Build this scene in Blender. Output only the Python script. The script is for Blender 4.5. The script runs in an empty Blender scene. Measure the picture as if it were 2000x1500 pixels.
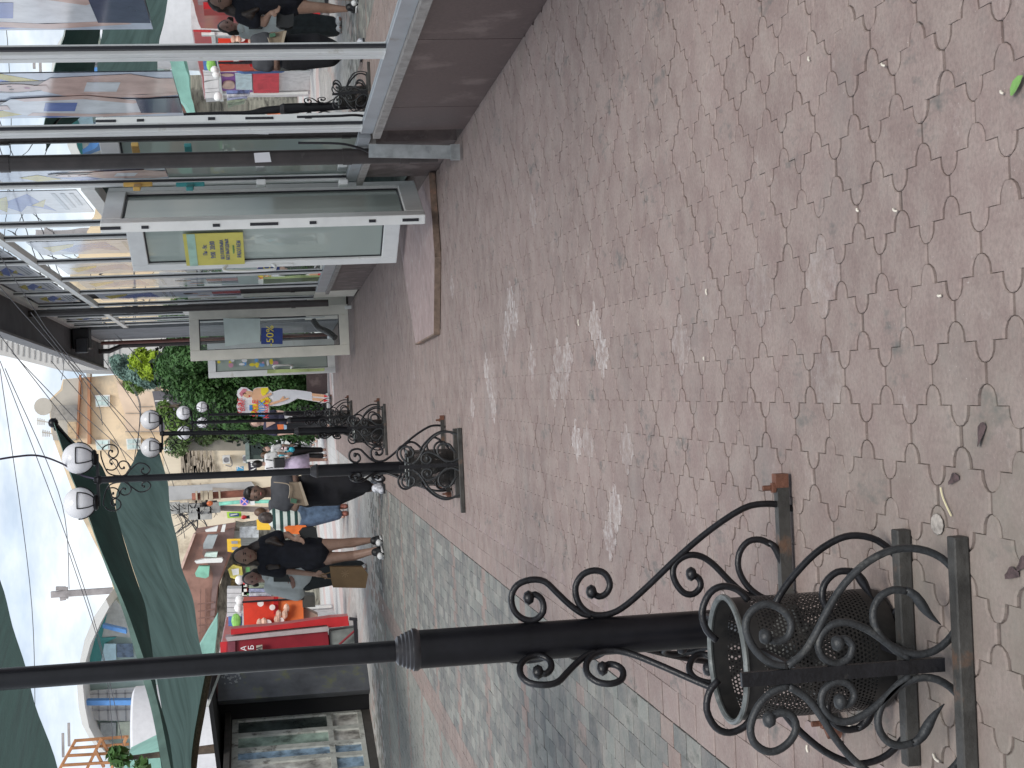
import bpy, math, random
from mathutils import Vector, Matrix, noise
random.seed(7)
SC = bpy.context.scene
COL = SC.collection
# ---------------------------------------------------------------- camera geometry (photo is 2000x1500, held sideways)
FP = 3000.; H = 1.3; RO = math.atan(.045); PI_ = math.atan(475 / 3000.)
cp, sp, cr, sr = math.cos(PI_), math.sin(PI_), math.cos(RO), math.sin(RO)
Fv = Vector((0, cp, -sp)); U0 = Vector((0, sp, cp)); R0 = Vector((1, 0, 0))
Uv = U0 * cr + R0 * sr; Rv = R0 * cr - U0 * sr
def ray(x, y): return Fv + Rv * ((750 - y) / FP) - Uv * ((x - 1000) / FP)
def G(x, y, z=0.):
    d = ray(x, y); t = (z - H) / d.z; return Vector((d.x * t, d.y * t, z))
def Y(x, y, Yd):
    d = ray(x, y); t = Yd / d.y; return Vector((d.x * t, Yd, H + d.z * t))
SA, SB = 1.70, .0205
def shopx(y, off=0.): return SA - off - SB * (y - 6.7)
def S(x, y, off=0.):
    d = ray(x, y); t = (SA - off + SB * 6.7) / (d.x + SB * d.y); return Vector((d.x * t, d.y * t, H + d.z * t))
cam = bpy.data.cameras.new('camera'); co = bpy.data.objects.new('camera', cam); COL.objects.link(co)
cam.sensor_width = 36; cam.lens = FP / 2000 * 36; cam.clip_start = .05; cam.clip_end = 2000
co.matrix_world = Matrix(((-Uv.x, Rv.x, -Fv.x, 0), (-Uv.y, Rv.y, -Fv.y, 0), (-Uv.z, Rv.z, -Fv.z, H), (0, 0, 0, 1)))
SC.camera = co
# ---------------------------------------------------------------- materials
def ramp(nt, fac, stops):
    r = nt.nodes.new('ShaderNodeValToRGB'); nt.links.new(fac, r.inputs[0])
    e = r.color_ramp.elements
    while len(e) < len(stops): e.new(.5)
    for i, (p, c) in enumerate(stops):
        e[i].position = p; e[i].color = (*c, 1) if len(c) == 3 else c
    return r.outputs[0]
def noise_n(nt, scale, detail=4, rough=.55, vec=None, stretch=None):
    n = nt.nodes.new('ShaderNodeTexNoise'); n.inputs['Scale'].default_value = scale
    n.inputs['Detail'].default_value = detail; n.inputs['Roughness'].default_value = rough
    if vec is None:
        tc = nt.nodes.new('ShaderNodeTexCoord'); vec = tc.outputs['Object']
    if stretch:
        m = nt.nodes.new('ShaderNodeMapping'); m.inputs['Scale'].default_value = stretch
        nt.links.new(vec, m.inputs[0]); vec = m.outputs[0]
    nt.links.new(vec, n.inputs['Vector']); return n.outputs['Fac']
def mixc(nt, fac, a, b, mode='MIX'):
    m = nt.nodes.new('ShaderNodeMix'); m.data_type = 'RGBA'; m.blend_type = mode
    for k, v in ((0, fac), (6, a), (7, b)):
        if isinstance(v, (float, int)): m.inputs[k].default_value = v
        elif isinstance(v, tuple): m.inputs[k].default_value = (*v, 1)
        else: nt.links.new(v, m.inputs[k])
    return m.outputs[2]
MC = {}
def mat(name, c, rough=.6, var=.18, scale=6., metal=0., bump=.0, bscale=40., stretch=None, dirt=None, spec=.5, trans=0.):
    if name in MC: return MC[name]
    m = bpy.data.materials.new(name); m.use_nodes = True; nt = m.node_tree
    b = nt.nodes['Principled BSDF']; MC[name] = m
    b.inputs['Roughness'].default_value = rough; b.inputs['Metallic'].default_value = metal
    b.inputs['Specular IOR Level'].default_value = spec
    f = noise_n(nt, scale, 5, .6, stretch=stretch)
    lo = tuple(x * (1 - var * 1.6) for x in c); hi = tuple(min(1, x * (1 + var * 1.3)) for x in c)
    col = ramp(nt, f, [(.28, lo), (.5, c), (.74, hi)])
    if dirt:
        f2 = noise_n(nt, dirt[1], 6, .7)
        k = ramp(nt, f2, [(dirt[2], (0, 0, 0)), (min(1, dirt[2] + .12), (1, 1, 1))])
        col = mixc(nt, k, col, dirt[0])
    nt.links.new(col, b.inputs['Base Color'])
    if bump:
        bn = nt.nodes.new('ShaderNodeBump'); bn.inputs['Strength'].default_value = bump; bn.inputs['Distance'].default_value = .01
        nt.links.new(noise_n(nt, bscale, 5, .6), bn.inputs['Height']); nt.links.new(bn.outputs[0], b.inputs['Normal'])
    if trans:
        out = nt.nodes['Material Output']; t = nt.nodes.new('ShaderNodeBsdfTranslucent'); mx = nt.nodes.new('ShaderNodeMixShader')
        nt.links.new(col, t.inputs[0]); mx.inputs[0].default_value = trans
        nt.links.new(b.outputs[0], mx.inputs[1]); nt.links.new(t.outputs[0], mx.inputs[2]); nt.links.new(mx.outputs[0], out.inputs[0])
    return m
def glass(name, tint=(.75, .82, .8), ior=1.9, rough=.01, clear=.8, milk=(.5, .54, .52), gl_=.95):
    if name in MC: return MC[name]
    m = bpy.data.materials.new(name); m.use_nodes = True; nt = m.node_tree; MC[name] = m
    nt.nodes.remove(nt.nodes['Principled BSDF']); out = nt.nodes['Material Output']
    fr = nt.nodes.new('ShaderNodeFresnel'); fr.inputs[0].default_value = ior
    if name.startswith('door'):   # same reflectance from both faces of the sheet
        ge = nt.nodes.new('ShaderNodeNewGeometry'); mr = nt.nodes.new('ShaderNodeMapRange'); mr.inputs[3].default_value = ior; mr.inputs[4].default_value = 1 / ior
        nt.links.new(ge.outputs['Backfacing'], mr.inputs[0]); nt.links.new(mr.outputs[0], fr.inputs[0])
    tr = nt.nodes.new('ShaderNodeBsdfTransparent'); tr.inputs[0].default_value = (*tint, 1)
    df = nt.nodes.new('ShaderNodeBsdfDiffuse'); df.inputs[0].default_value = (*milk, 1)
    m0 = nt.nodes.new('ShaderNodeMixShader'); m0.inputs[0].default_value = clear
    gl = nt.nodes.new('ShaderNodeBsdfGlossy'); gl.inputs['Roughness'].default_value = rough; gl.inputs[0].default_value = (gl_ * .98, gl_, gl_, 1)
    bn = nt.nodes.new('ShaderNodeBump'); bn.inputs['Strength'].default_value = .05; bn.inputs['Distance'].default_value = .02
    nt.links.new(noise_n(nt, 1.6, 1, .4), bn.inputs['Height']); nt.links.new(bn.outputs[0], gl.inputs['Normal'])
    mx = nt.nodes.new('ShaderNodeMixShader')
    nt.links.new(df.outputs[0], m0.inputs[1]); nt.links.new(tr.outputs[0], m0.inputs[2])
    nt.links.new(fr.outputs[0], mx.inputs[0]); nt.links.new(m0.outputs[0], mx.inputs[1]); nt.links.new(gl.outputs[0], mx.inputs[2])
    nt.links.new(mx.outputs[0], out.inputs[0]); return m
# ---------------------------------------------------------------- mesh builder
def perp(d):
    d = d.normalized(); a = Vector((0, 0, 1)) if abs(d.z) < .9 else Vector((1, 0, 0))
    u = d.cross(a).normalized(); return u, d.cross(u).normalized()
class MB:
    def __init__(s): s.v = []; s.f = []; s.m = []; s.mi = 0; s.uv = {}
    def mt(s, i): s.mi = i; return s
    def add(s, vs, fs):
        o = len(s.v); s.v += [Vector(v) for v in vs]
        for f in fs: s.f.append(tuple(o + i for i in f)); s.m.append(s.mi)
        return o
    def box(s, c, d, rz=0., rot=None):
        x, y, z = [k / 2 for k in d]; M = rot or Matrix.Rotation(rz, 3, 'Z'); c = Vector(c)
        p = [c + M @ Vector((a * x, b * y, e * z)) for a in (-1, 1) for b in (-1, 1) for e in (-1, 1)]
        s.add(p, [(0, 1, 3, 2), (4, 6, 7, 5), (0, 4, 5, 1), (2, 3, 7, 6), (0, 2, 6, 4), (1, 5, 7, 3)]); return s
    def beam(s, a, b, w, h=None, up=None):
        a, b = Vector(a), Vector(b); h = h or w; d = (b - a)
        if up is None: u, v = perp(d)
        else:
            v = Vector(up).normalized(); u = d.normalized().cross(v).normalized(); v = u.cross(d.normalized()).normalized()
        p = []
        for q in (a, b):
            for i, j in ((-1, -1), (1, -1), (1, 1), (-1, 1)): p.append(q + u * (i * w / 2) + v * (j * h / 2))
        s.add(p, [(0, 1, 2, 3), (7, 6, 5, 4), (0, 4, 5, 1), (1, 5, 6, 2), (2, 6, 7, 3), (3, 7, 4, 0)]); return s
    def quad(s, a, b, c, d): s.add([a, b, c, d], [(0, 1, 2, 3)]); return s
    def poly(s, pts): s.add(pts, [tuple(range(len(pts)))]); return s
    def prism(s, pts, off):
        off = Vector(off); n = len(pts); p = [Vector(q) for q in pts]; p += [q + off for q in p]
        fs = [tuple(range(n)), tuple(range(2 * n - 1, n - 1, -1))] + [(i, (i + 1) % n, n + (i + 1) % n, n + i) for i in range(n)]
        s.add(p, fs); return s
    def tube(s, path, r, n=8, cap=True, flat=None):
        P = [Vector(p) for p in path]; N = len(P); rr = r if isinstance(r, (list, tuple)) else [r] * N
        u = None; vs = []
        for i in range(N):
            d = (P[min(i + 1, N - 1)] - P[max(i - 1, 0)])
            if d.length < 1e-9: d = Vector((0, 0, 1))
            d.normalize()
            if u is None: u, w = perp(d)
            else:
                u = (u - d * u.dot(d)); u = u.normalized() if u.length > 1e-6 else perp(d)[0]; w = d.cross(u)
            for k in range(n):
                a = 2 * math.pi * k / n; vs.append(P[i] + (u * math.cos(a) + w * math.sin(a)) * rr[i])
        fs = [(i * n + k, i * n + (k + 1) % n, (i + 1) * n + (k + 1) % n, (i + 1) * n + k) for i in range(N - 1) for k in range(n)]
        if cap: fs += [tuple(range(n - 1, -1, -1)), tuple((N - 1) * n + k for k in range(n))]
        s.add(vs, fs); return s
    def cap(s, a, b, r0, r1=None, n=12):
        r1 = r0 if r1 is None else r1; a, b = Vector(a), Vector(b); d = b - a
        if d.length < 1e-6: d = Vector((0, 0, .001)); b = a + d
        d = d.normalized(); path = []; rs = []
        for t in (1, .9, .7, .4): path.append(a - d * (r0 * t)); rs.append(max(r0 * math.sqrt(1 - t * t), r0 * .05))
        path += [a, a.lerp(b, .5), b]; rs += [r0, (r0 + r1) / 2, r1]
        for t in (.4, .7, .9, 1): path.append(b + d * (r1 * t)); rs.append(max(r1 * math.sqrt(1 - t * t), r1 * .05))
        return s.tube(path, rs, n)
    def lathe(s, c, prof, n=24, axis=None, uv=False):
        c = Vector(c); ax = Vector(axis or (0, 0, 1)).normalized(); u, w = perp(ax); N = len(prof)
        vs = [c + ax * z + (u * math.cos(2 * math.pi * k / n) + w * math.sin(2 * math.pi * k / n)) * r for r, z in prof for k in range(n)]
        fs = [(i * n + k, (i + 1) * n + k, (i + 1) * n + (k + 1) % n, i * n + (k + 1) % n) for i in range(N - 1) for k in range(n)]
        s.add(vs, fs); return s
    def ball(s, c, r, n=14, rot=None):
        r = (r, r, r) if isinstance(r, (int, float)) else r; c = Vector(c); h = n // 2; vs = []; M = rot or Matrix.Identity(3)
        for i in range(1, h):
            t = math.pi * i / h
            for k in range(n):
                a = 2 * math.pi * k / n
                vs.append(c + M @ Vector((r[0] * math.sin(t) * math.cos(a), r[1] * math.sin(t) * math.sin(a), r[2] * math.cos(t))))
        fs = [(i * n + k, i * n + (k + 1) % n, (i + 1) * n + (k + 1) % n, (i + 1) * n + k) for i in range(h - 2) for k in range(n)]
        T = len(vs); vs += [c + M @ Vector((0, 0, r[2])), c - M @ Vector((0, 0, r[2]))]
        fs += [(T, (k + 1) % n, k) for k in range(n)] + [(T + 1, (h - 2) * n + k, (h - 2) * n + (k + 1) % n) for k in range(n)]
        s.add(vs, fs); return s
    def disc(s, c, rx, rz, n=16, nrm='y', th=.004):
        c = Vector(c); p = []
        for k in range(n):
            a = 2 * math.pi * k / n; x, z = rx * math.cos(a), rz * math.sin(a)
            p.append(c + (Vector((x, 0, z)) if nrm == 'y' else (Vector((0, x, z)) if nrm == 'x' else Vector((x, z, 0)))))
        off = Vector((0, -th, 0)) if nrm == 'y' else (Vector((-th, 0, 0)) if nrm == 'x' else Vector((0, 0, th)))
        return s.prism(p, off)
    def build(s, name, mats, parent=None, smooth=False, org=None):
        o0 = Vector(org) if org is not None else (wloc(parent) if parent else Vector((0, 0, 0)))
        me = bpy.data.meshes.new(name); me.from_pydata([tuple(v - o0) for v in s.v], [], s.f)
        mats = mats if isinstance(mats, (list, tuple)) else [mats]
        for m in mats: me.materials.append(m)
        me.polygons.foreach_set('material_index', s.m)
        if smooth: me.polygons.foreach_set('use_smooth', [True] * len(s.f))
        me.update(); ob = bpy.data.objects.new(name, me); COL.objects.link(ob)
        if parent: ob.parent = parent
        if org is not None and not parent: ob.location = o0
        return ob
def wloc(o):
    v = Vector(o.location)
    while o.parent: o = o.parent; v += Vector(o.location)
    return v
def tag(o, label=None, cat=None, group=None, kind=None):
    for k, v in (('label', label), ('category', cat), ('group', group), ('kind', kind)):
        if v: o[k] = v
    return o
def thing(name, loc, label, cat, group=None):
    o = bpy.data.objects.new(name, None); o.empty_display_size = .2; COL.objects.link(o); o.location = loc
    return tag(o, label, cat, group)
def autosmooth(o, deg=40):
    me = o.data; me.polygons.foreach_set('use_smooth', [True] * len(me.polygons)); me.set_sharp_from_angle(angle=math.radians(deg))
    return o
def bevel(o, w=.004, seg=2):
    b = o.modifiers.new('bevel', 'BEVEL'); b.width = w; b.segments = seg; b.limit_method = 'ANGLE'; return o
def blob(mb, name, m, parent, vox=.01, sm=2):
    o = mb.build(name, m, parent, True)
    r = o.modifiers.new('remesh', 'REMESH'); r.mode = 'VOXEL'; r.voxel_size = vox; r.use_smooth_shade = True
    k = o.modifiers.new('smooth', 'SMOOTH'); k.iterations = sm; k.factor = .6
    return o
def text(name, s, size, m, origin, right, up, parent, ext=.001, align='CENTER'):
    cu = bpy.data.curves.new(name, 'FONT'); cu.body = s; cu.size = size; cu.align_x = align; cu.align_y = 'CENTER'; cu.extrude = ext; cu.resolution_u = 3
    t = bpy.data.objects.new('tmp', cu); COL.objects.link(t); dg = bpy.context.evaluated_depsgraph_get()
    me = bpy.data.meshes.new_from_object(t.evaluated_get(dg)); bpy.data.objects.remove(t); bpy.data.curves.remove(cu)
    right = Vector(right).normalized(); up = Vector(up).normalized(); n = right.cross(up)
    M = Matrix(((right.x, up.x, n.x, 0), (right.y, up.y, n.y, 0), (right.z, up.z, n.z, 0), (0, 0, 0, 1)))
    M = Matrix.Translation(Vector(origin) - (wloc(parent) if parent else Vector())) @ M
    me.transform(M); me.materials.clear(); me.materials.append(m); me.name = name
    o = bpy.data.objects.new(name, me); COL.objects.link(o)
    if parent: o.parent = parent
    return o
def spline(P, k=5):
    P = [Vector(p) for p in P]; out = []
    for i in range(len(P) - 1):
        a, b, c, d = P[max(i - 1, 0)], P[i], P[i + 1], P[min(i + 2, len(P) - 1)]
        for j in range(k):
            t = j / k; out.append(.5 * ((2 * b) + (c - a) * t + (2 * a - 5 * b + 4 * c - d) * t * t + (3 * b - a - 3 * c + d) * t ** 3))
    out.append(P[-1]); return out
def resample(P, n):
    P = [Vector(p) for p in P]; L = [0]
    for i in range(1, len(P)): L.append(L[-1] + (P[i] - P[i - 1]).length)
    out = []
    for k in range(n):
        t = L[-1] * k / (n - 1); i = 1
        while i < len(P) - 1 and L[i] < t: i += 1
        out.append(P[i - 1].lerp(P[i], (t - L[i - 1]) / max(1e-9, L[i] - L[i - 1])))
    return out
# common materials
BLACK = mat('black_paint', (.006, .006, .008), .34, .3, 14, 0, .06, 60, dirt=((.014, .012, .011), 9, .68), spec=.3)
SCROLL = mat('worn_black_iron', (.010, .010, .012), .36, .35, 18, .1, .2, 80, dirt=((.045, .042, .038), 14, .62), spec=.4)
BARM = mat('weathered_grey_iron', (.05, .048, .044), .55, .3, 16, .2, .3, 60, dirt=((.12, .07, .045), 8, .58))
RUST = mat('rust', (.12, .048, .028), .8, .35, 30, 0, .4, 90)
WHITE = mat('white_plastic_frame', (.74, .75, .73), .35, .06, 5, dirt=((.55, .54, .48), 5, .62))
CREAM = mat('yellowed_white_plastic', (.70, .68, .60), .4, .07, 5)
GASKET = mat('black_gasket', (.015, .015, .02), .5)
GREYF = mat('grey_sill_metal', (.42, .44, .46), .4, .1, 4, .2, dirt=((.3, .27, .24), 7, .6))
# ---------------------------------------------------------------- world + sun
SUN_EL, SUN_AZ = math.radians(54), math.radians(168)
w = bpy.data.worlds.new('World'); SC.world = w; w.use_nodes = True; nt = w.node_tree; bg = nt.nodes['Background']
sky = nt.nodes.new('ShaderNodeTexSky'); sky.sky_type = 'NISHITA'; sky.sun_disc = False; sky.sun_elevation = SUN_EL; sky.sun_rotation = SUN_AZ
sc1 = nt.nodes.new('ShaderNodeVectorMath'); sc1.operation = 'SCALE'; sc1.inputs['Scale'].default_value = .13; nt.links.new(sky.outputs[0], sc1.inputs[0])
tc = nt.nodes.new('ShaderNodeTexCoord'); mp = nt.nodes.new('ShaderNodeMapping'); mp.inputs['Scale'].default_value = (1, 1, 2.6); mp.inputs['Location'].default_value = (.35, .1, .2)
nt.links.new(tc.outputs['Generated'], mp.inputs[0])
n1 = noise_n(nt, 3.1, 9, .56, vec=mp.outputs[0])
k = ramp(nt, n1, [(.36, (.35, .35, .35)), (.50, (.8, .8, .8)), (.62, (1, 1, 1))])
n2 = noise_n(nt, 6.5, 6, .6, vec=mp.outputs[0])
cl = ramp(nt, n2, [(.36, (.50, .58, .70)), (.50, (.78, .84, .92)), (.62, (1.12, 1.12, 1.12))])
skyc = mixc(nt, 1., sc1.outputs[0], (1.0, 1.05, 1.08), 'MULTIPLY')
fin = mixc(nt, k, skyc, cl)
nt.links.new(fin, bg.inputs[0]); bg.inputs[1].default_value = 1.18
sl = bpy.data.lights.new('sun', 'SUN'); sl.energy = 2.7; sl.angle = math.radians(24); sl.color = (1, .96, .9)
so = bpy.data.objects.new('sun', sl); COL.objects.link(so)
sd = Vector((math.sin(SUN_AZ) * math.cos(SUN_EL), math.cos(SUN_AZ) * math.cos(SUN_EL), math.sin(SUN_EL)))
so.rotation_euler = (-sd).to_track_quat('-Z', 'Y').to_euler()
SC.view_settings.view_transform = 'Standard'; SC.view_settings.look = 'None'; SC.view_settings.exposure = 0
SC.render.engine = 'CYCLES'; SC.cycles.max_bounces = 8; SC.cycles.transparent_max_bounces = 16
# ---------------------------------------------------------------- ground
grout = mat('grout', (.115, .09, .08), .95, .3, 30, bump=.5, bscale=120)
mb = MB(); mb.quad((-60, -10, -.0065), (60, -10, -.0065), (60, 31.5, -.0065), (-60, 31.5, -.0065)); mb.quad((-60, 31.5, -.0065), (60, 31.5, -.0065), (900, 1500, -.012), (-900, 1500, -.012))
tag(mb.build('ground', grout), kind='structure')
def paver_mat(name, pal, stain=(.10, .105, .10), speck=True, rough=.8):
    m = bpy.data.materials.new(name); m.use_nodes = True; nt = m.node_tree; b = nt.nodes['Principled BSDF']
    at = nt.nodes.new('ShaderNodeAttribute'); at.attribute_name = 'tint'
    sp_ = nt.nodes.new('ShaderNodeSeparateColor'); nt.links.new(at.outputs['Color'], sp_.inputs[0])
    col = ramp(nt, sp_.outputs[0], pal)
    big = noise_n(nt, .9, 5, .6); col = mixc(nt, ramp(nt, big, [(.36, (0, 0, 0)), (.72, (.55, .55, .55))]), col, tuple(x * .78 for x in pal[0][1]))
    mid = noise_n(nt, 7, 6, .7); col = mixc(nt, ramp(nt, mid, [(.35, (.35, .35, .35)), (.6, (0, 0, 0))]), col, (.40, .35, .31))
    fine = noise_n(nt, 90, 4, .7); col = mixc(nt, .55, col, ramp(nt, fine, [(.3, (.62, .62, .62)), (.55, (1, 1, 1)), (.75, (1.2, 1.2, 1.2))]), 'MULTIPLY')
    # dark smudges, stretched
    sm = noise_n(nt, 3.2, 5, .75, stretch=(1.7, .8, 1)); col = mixc(nt, ramp(nt, sm, [(.585, (0, 0, 0)), (.70, (.85, .85, .85))]), col, stain)
    sm3 = noise_n(nt, 1.7, 8, .72); col = mixc(nt, ramp(nt, sm3, [(.54, (0, 0, 0)), (.70, (.55, .55, .55))]), col, (.185, .165, .155))
    spk = noise_n(nt, 130, 3, .8, stretch=(1, .6, 1)); col = mixc(nt, ramp(nt, spk, [(.66, (0, 0, 0)), (.74, (.7, .7, .7))]), col, (.50, .46, .43))
    pt = noise_n(nt, 14, 7, .78); col = mixc(nt, ramp(nt, pt, [(.30, (.5, .5, .5)), (.44, (0, 0, 0))]), col, (.17, .15, .14))
    pt2 = noise_n(nt, 5.2, 7, .8, stretch=(1, 1, 4)); col = mixc(nt, ramp(nt, pt2, [(.60, (0, 0, 0)), (.74, (.6, .6, .6))]), col, (.44, .39, .37))
    # worn white patches flagged per tile
    wn = noise_n(nt, 24, 5, .75); wm = nt.nodes.new('ShaderNodeMath'); wm.operation = 'MULTIPLY'
    nt.links.new(sp_.outputs[1], wm.inputs[0]); nt.links.new(ramp(nt, wn, [(.44, (0, 0, 0)), (.66, (1, 1, 1))]), wm.inputs[1])
    col = mixc(nt, wm.outputs[0], col, (.60, .58, .57))
    # grime near the bins
    gm = nt.nodes.new('ShaderNodeMath'); gm.operation = 'MULTIPLY'; nt.links.new(sp_.outputs[2], gm.inputs[0]); nt.links.new(ramp(nt, noise_n(nt, 6, 6, .7), [(.32, (.35, .35, .35)), (.6, (1, 1, 1))]), gm.inputs[1])
    col = mixc(nt, gm.outputs[0], col, (.185, .17, .14))
    nt.links.new(col, b.inputs['Base Color']); b.inputs['Roughness'].default_value = rough; b.inputs['Specular IOR Level'].default_value = .3
    bn = nt.nodes.new('ShaderNodeBump'); bn.inputs['Strength'].default_value = .35; bn.inputs['Distance'].default_value = .004
    nt.links.new(noise_n(nt, 55, 6, .7), bn.inputs['Height']); nt.links.new(bn.outputs[0], b.inputs['Normal'])
    return m
PINK = [(0., (.214, .162, .148)), (.5, (.248, .188, .172)), (1., (.280, .216, .198))]
pmat = paver_mat('pink_concrete_paver', PINK)
def tiles(name, mt_, polys, flags, gap0=.0019, top=0.):
    V = []; F = []; T = []
    for P, (a, w_, g_) in zip(polys, flags):
        gap = gap0 * random.uniform(.35, 1.1); n = len(P); cx = sum(p[0] for p in P) / n; cy = sum(p[1] for p in P) / n
        dz = random.gauss(0, .0007); tx, ty = random.gauss(0, .005), random.gauss(0, .005)
        o = len(V); rings = []
        for gp, z in ((gap, -.012), (gap, -.0022), (gap + .0024, 0)):
            for i in range(n):
                p0, p, p1 = P[i - 1], P[i], P[(i + 1) % n]
                d0 = Vector((p[0] - p0[0], p[1] - p0[1])); d1 = Vector((p1[0] - p[0], p1[1] - p[1]))
                d0.normalize(); d1.normalize(); nn = Vector((-(d0.y + d1.y), d0.x + d1.x))
                L = nn.length; nn = nn / L if L > 1e-6 else Vector((-d0.y, d0.x)); nn *= min(1.5, 1 / max(.5, nn.dot(Vector((-d0.y, d0.x)))))
                x, y = p[0] + nn.x * gp * .28, p[1] + nn.y * gp * 3.2
                V.append((x, y, top + z + (dz + (x - cx) * tx + (y - cy) * ty if z > -.01 else 0)))
        for r in range(2):
            for i in range(n): F.append((o + r * n + i, o + r * n + (i + 1) % n, o + (r + 1) * n + (i + 1) % n, o + (r + 1) * n + i))
        F.append(tuple(o + 2 * n + i for i in range(n))); T += [(a, w_, g_, 1)] * (3 * n)
    me = bpy.data.meshes.new(name); me.from_pydata(V, [], F); me.materials.append(mt_)
    ca = me.color_attributes.new('tint', 'FLOAT_COLOR', 'POINT'); ca.data.foreach_set('color', [c for t in T for c in t])
    o = bpy.data.objects.new(name, me); COL.objects.link(o); return o
L_, P_ = .234, .12; X0, Y0 = .041, 3.351
def paver2(row, j):
    xb = X0 - P_ * row; y0 = Y0 + L_ * (j + (.5 if row % 2 else 0))
    def arc(c, base, sgn): # bulb centred at t=c starting at row boundary 'base', bulging sgn
        out = []
        for k in range(9):
            a = math.pi * k / 8; out.append((c - .155 * math.cos(a), base + sgn * .335 * math.sin(a) ** .8))
        return out
    q = []
    lo0 = arc(0, 0, 1)[4:]; loC = arc(.5, 0, -1); lo1 = arc(1, 0, 1)[:5]
    q += lo0 + loC + lo1
    hi1 = arc(1, 1, -1)[:5][::-1]; hiC = arc(.5, 1, 1)[::-1]; hi0 = arc(0, 1, -1)[4:][::-1]
    q += hi1 + hiC + hi0
    return [(xb - s * P_, y0 + t * L_) for t, s in q]
spots = [(985, 650, .14), (1000, 590, .12), (960, 760, .14), (955, 720, .1), (1035, 700, .1), (1100, 720, .12), (1130, 850, .10), (1145, 870, .09), (1075, 750, .09), (1170, 660, .11), (1220, 800, .07), (1215, 860, .06), (920, 790, .1), (1190, 940, .12), (1200, 1020, .1), (880, 560, .1), (1590, 560, .09), (1610, 720, .1), (1690, 690, .08), (1500, 560, .08)]
spots = [(G(x, y), r) for x, y, r in spots]
polys = []; flags = []
for row in range(-14, 8):
    for j in range(-8, 124):
        P = paver2(row, j); cx = X0 - P_ * (row + .5); cy = Y0 + L_ * (j + .5 + (.5 if row % 2 else 0))
        if cx > shopx(cy) + .05 and cy > 4.5: continue
        wf = 0.
        for s, r in spots:
            if abs(s.x - cx) < r * .9 and abs(s.y - cy) < r * (1 + cy * .06): wf = max(wf, random.uniform(.0, .75) * (1 if s.y > 5 else .35))
        if random.random() < .012: wf = max(wf, random.uniform(.05, .3))
        gr = max(0, min(1, (3.9 - cy) / 1.3)) * max(0, min(1, (.25 - cx) / .7)) * .9 * random.uniform(.55, 1)
        if cx > 1.45: gr = max(gr, random.uniform(0, .35) if random.random() < .4 else 0)
        P = [(min(x, shopx(y) - .0) if y > 4 else x, y) for x, y in P]
        polys.append(P); flags.append((min(1, max(0, random.gauss(.5, .17))), wf, gr))
tag(tiles('paving', pmat, polys, flags), kind='structure')
# pink rectangular border rows, then grey bricks
xe = X0 - P_ * 8 - .012
def bricks(x0, x1, y0, y1, w_, l_, colf, bond=True):
    P = []; Fg = []; n = max(1, round((x1 - x0) / w_)); w_ = (x1 - x0) / n
    for i in range(n):
        a = x0 + i * w_; y = y0 - (l_ / 2 if bond and i % 2 else 0)
        while y < y1:
            P.append([(a, y), (a + w_, y), (a + w_, y + l_), (a, y + l_)]); Fg.append(colf(a + w_ / 2, y + l_ / 2)); y += l_
    return P, Fg
P1, F1 = bricks(-1.168, xe - .004, 1.2, 31.4, .105, .21, lambda x, y: (min(1, max(0, random.gauss(.55, .2))), 0, 0))
tag(tiles('paving_border', pmat, P1, F1, .002), kind='structure')
GR = [(0., (.10, .106, .108)), (.25, (.135, .142, .138)), (.5, (.182, .19, .176)), (.72, (.25, .262, .238)), (.82, (.30, .305, .275)), (.88, (.24, .18, .16)), (1., (.26, .195, .172))]
gmat = paver_mat('grey_concrete_brick', GR, stain=(.07, .08, .07))
def gcol(x, y):
    if abs(((y - 6.68) / 1.57) - round((y - 6.68) / 1.57)) < .05 or (-2.86 < x < -2.66): return (random.uniform(.9, 1), 0, 0)
    d = noise.noise(Vector((x * 1.1, y * .35, 3))) * .25
    if x < -2.86: return (min(.82, max(.4, random.gauss(.66, .06))), 0, .12)
    return (min(.82, max(0, random.choice((.2, .3, .42, .5, .58, .7)) + d * .8 + random.gauss(0, .04))), 0, 0)
P2, F2 = bricks(-6.2, -1.172, 3.2, 31.4, .085, .17, gcol)
pm = paver_mat('pale_concrete_brick', [(0., (.30, .30, .29)), (.5, (.42, .42, .405)), (.85, (.52, .515, .50)), (.92, (.44, .35, .32)), (1., (.47, .38, .35))], stain=(.2, .2, .19))
sel = [random.random() < min(1, max(0, (P[0][1] - 17.5 + P[0][0] * .5) / 3.5)) for P in P2]
tag(tiles('grey_paving', gmat, [p for p, q in zip(P2, sel) if not q], [f for f, q in zip(F2, sel) if not q], .0018), kind='structure')
def pale(p):
    d = (p[0][0] * .8 + p[0][1] * .35) % 1.35
    return (random.uniform(.92, 1) if d < .22 and random.random() < .7 else min(.86, max(0, random.gauss(.5, .16))), 0, 0)
tag(tiles('pale_paving', pm, [p for p, q in zip(P2, sel) if q], [pale(p) for p, q in zip(P2, sel) if q], .0014), kind='structure')
mb = MB(); mb.quad((xe - .02, 1.2, -.0022), (xe + .05, 1.2, -.0022), (xe + .05, 31.4, -.0022), (xe - .02, 31.4, -.0022)); tag(mb.build('paving_joint_fill', mat('pink_mortar', (.25, .195, .185), .9, .2, 20, bump=.3)), kind='structure')
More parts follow.
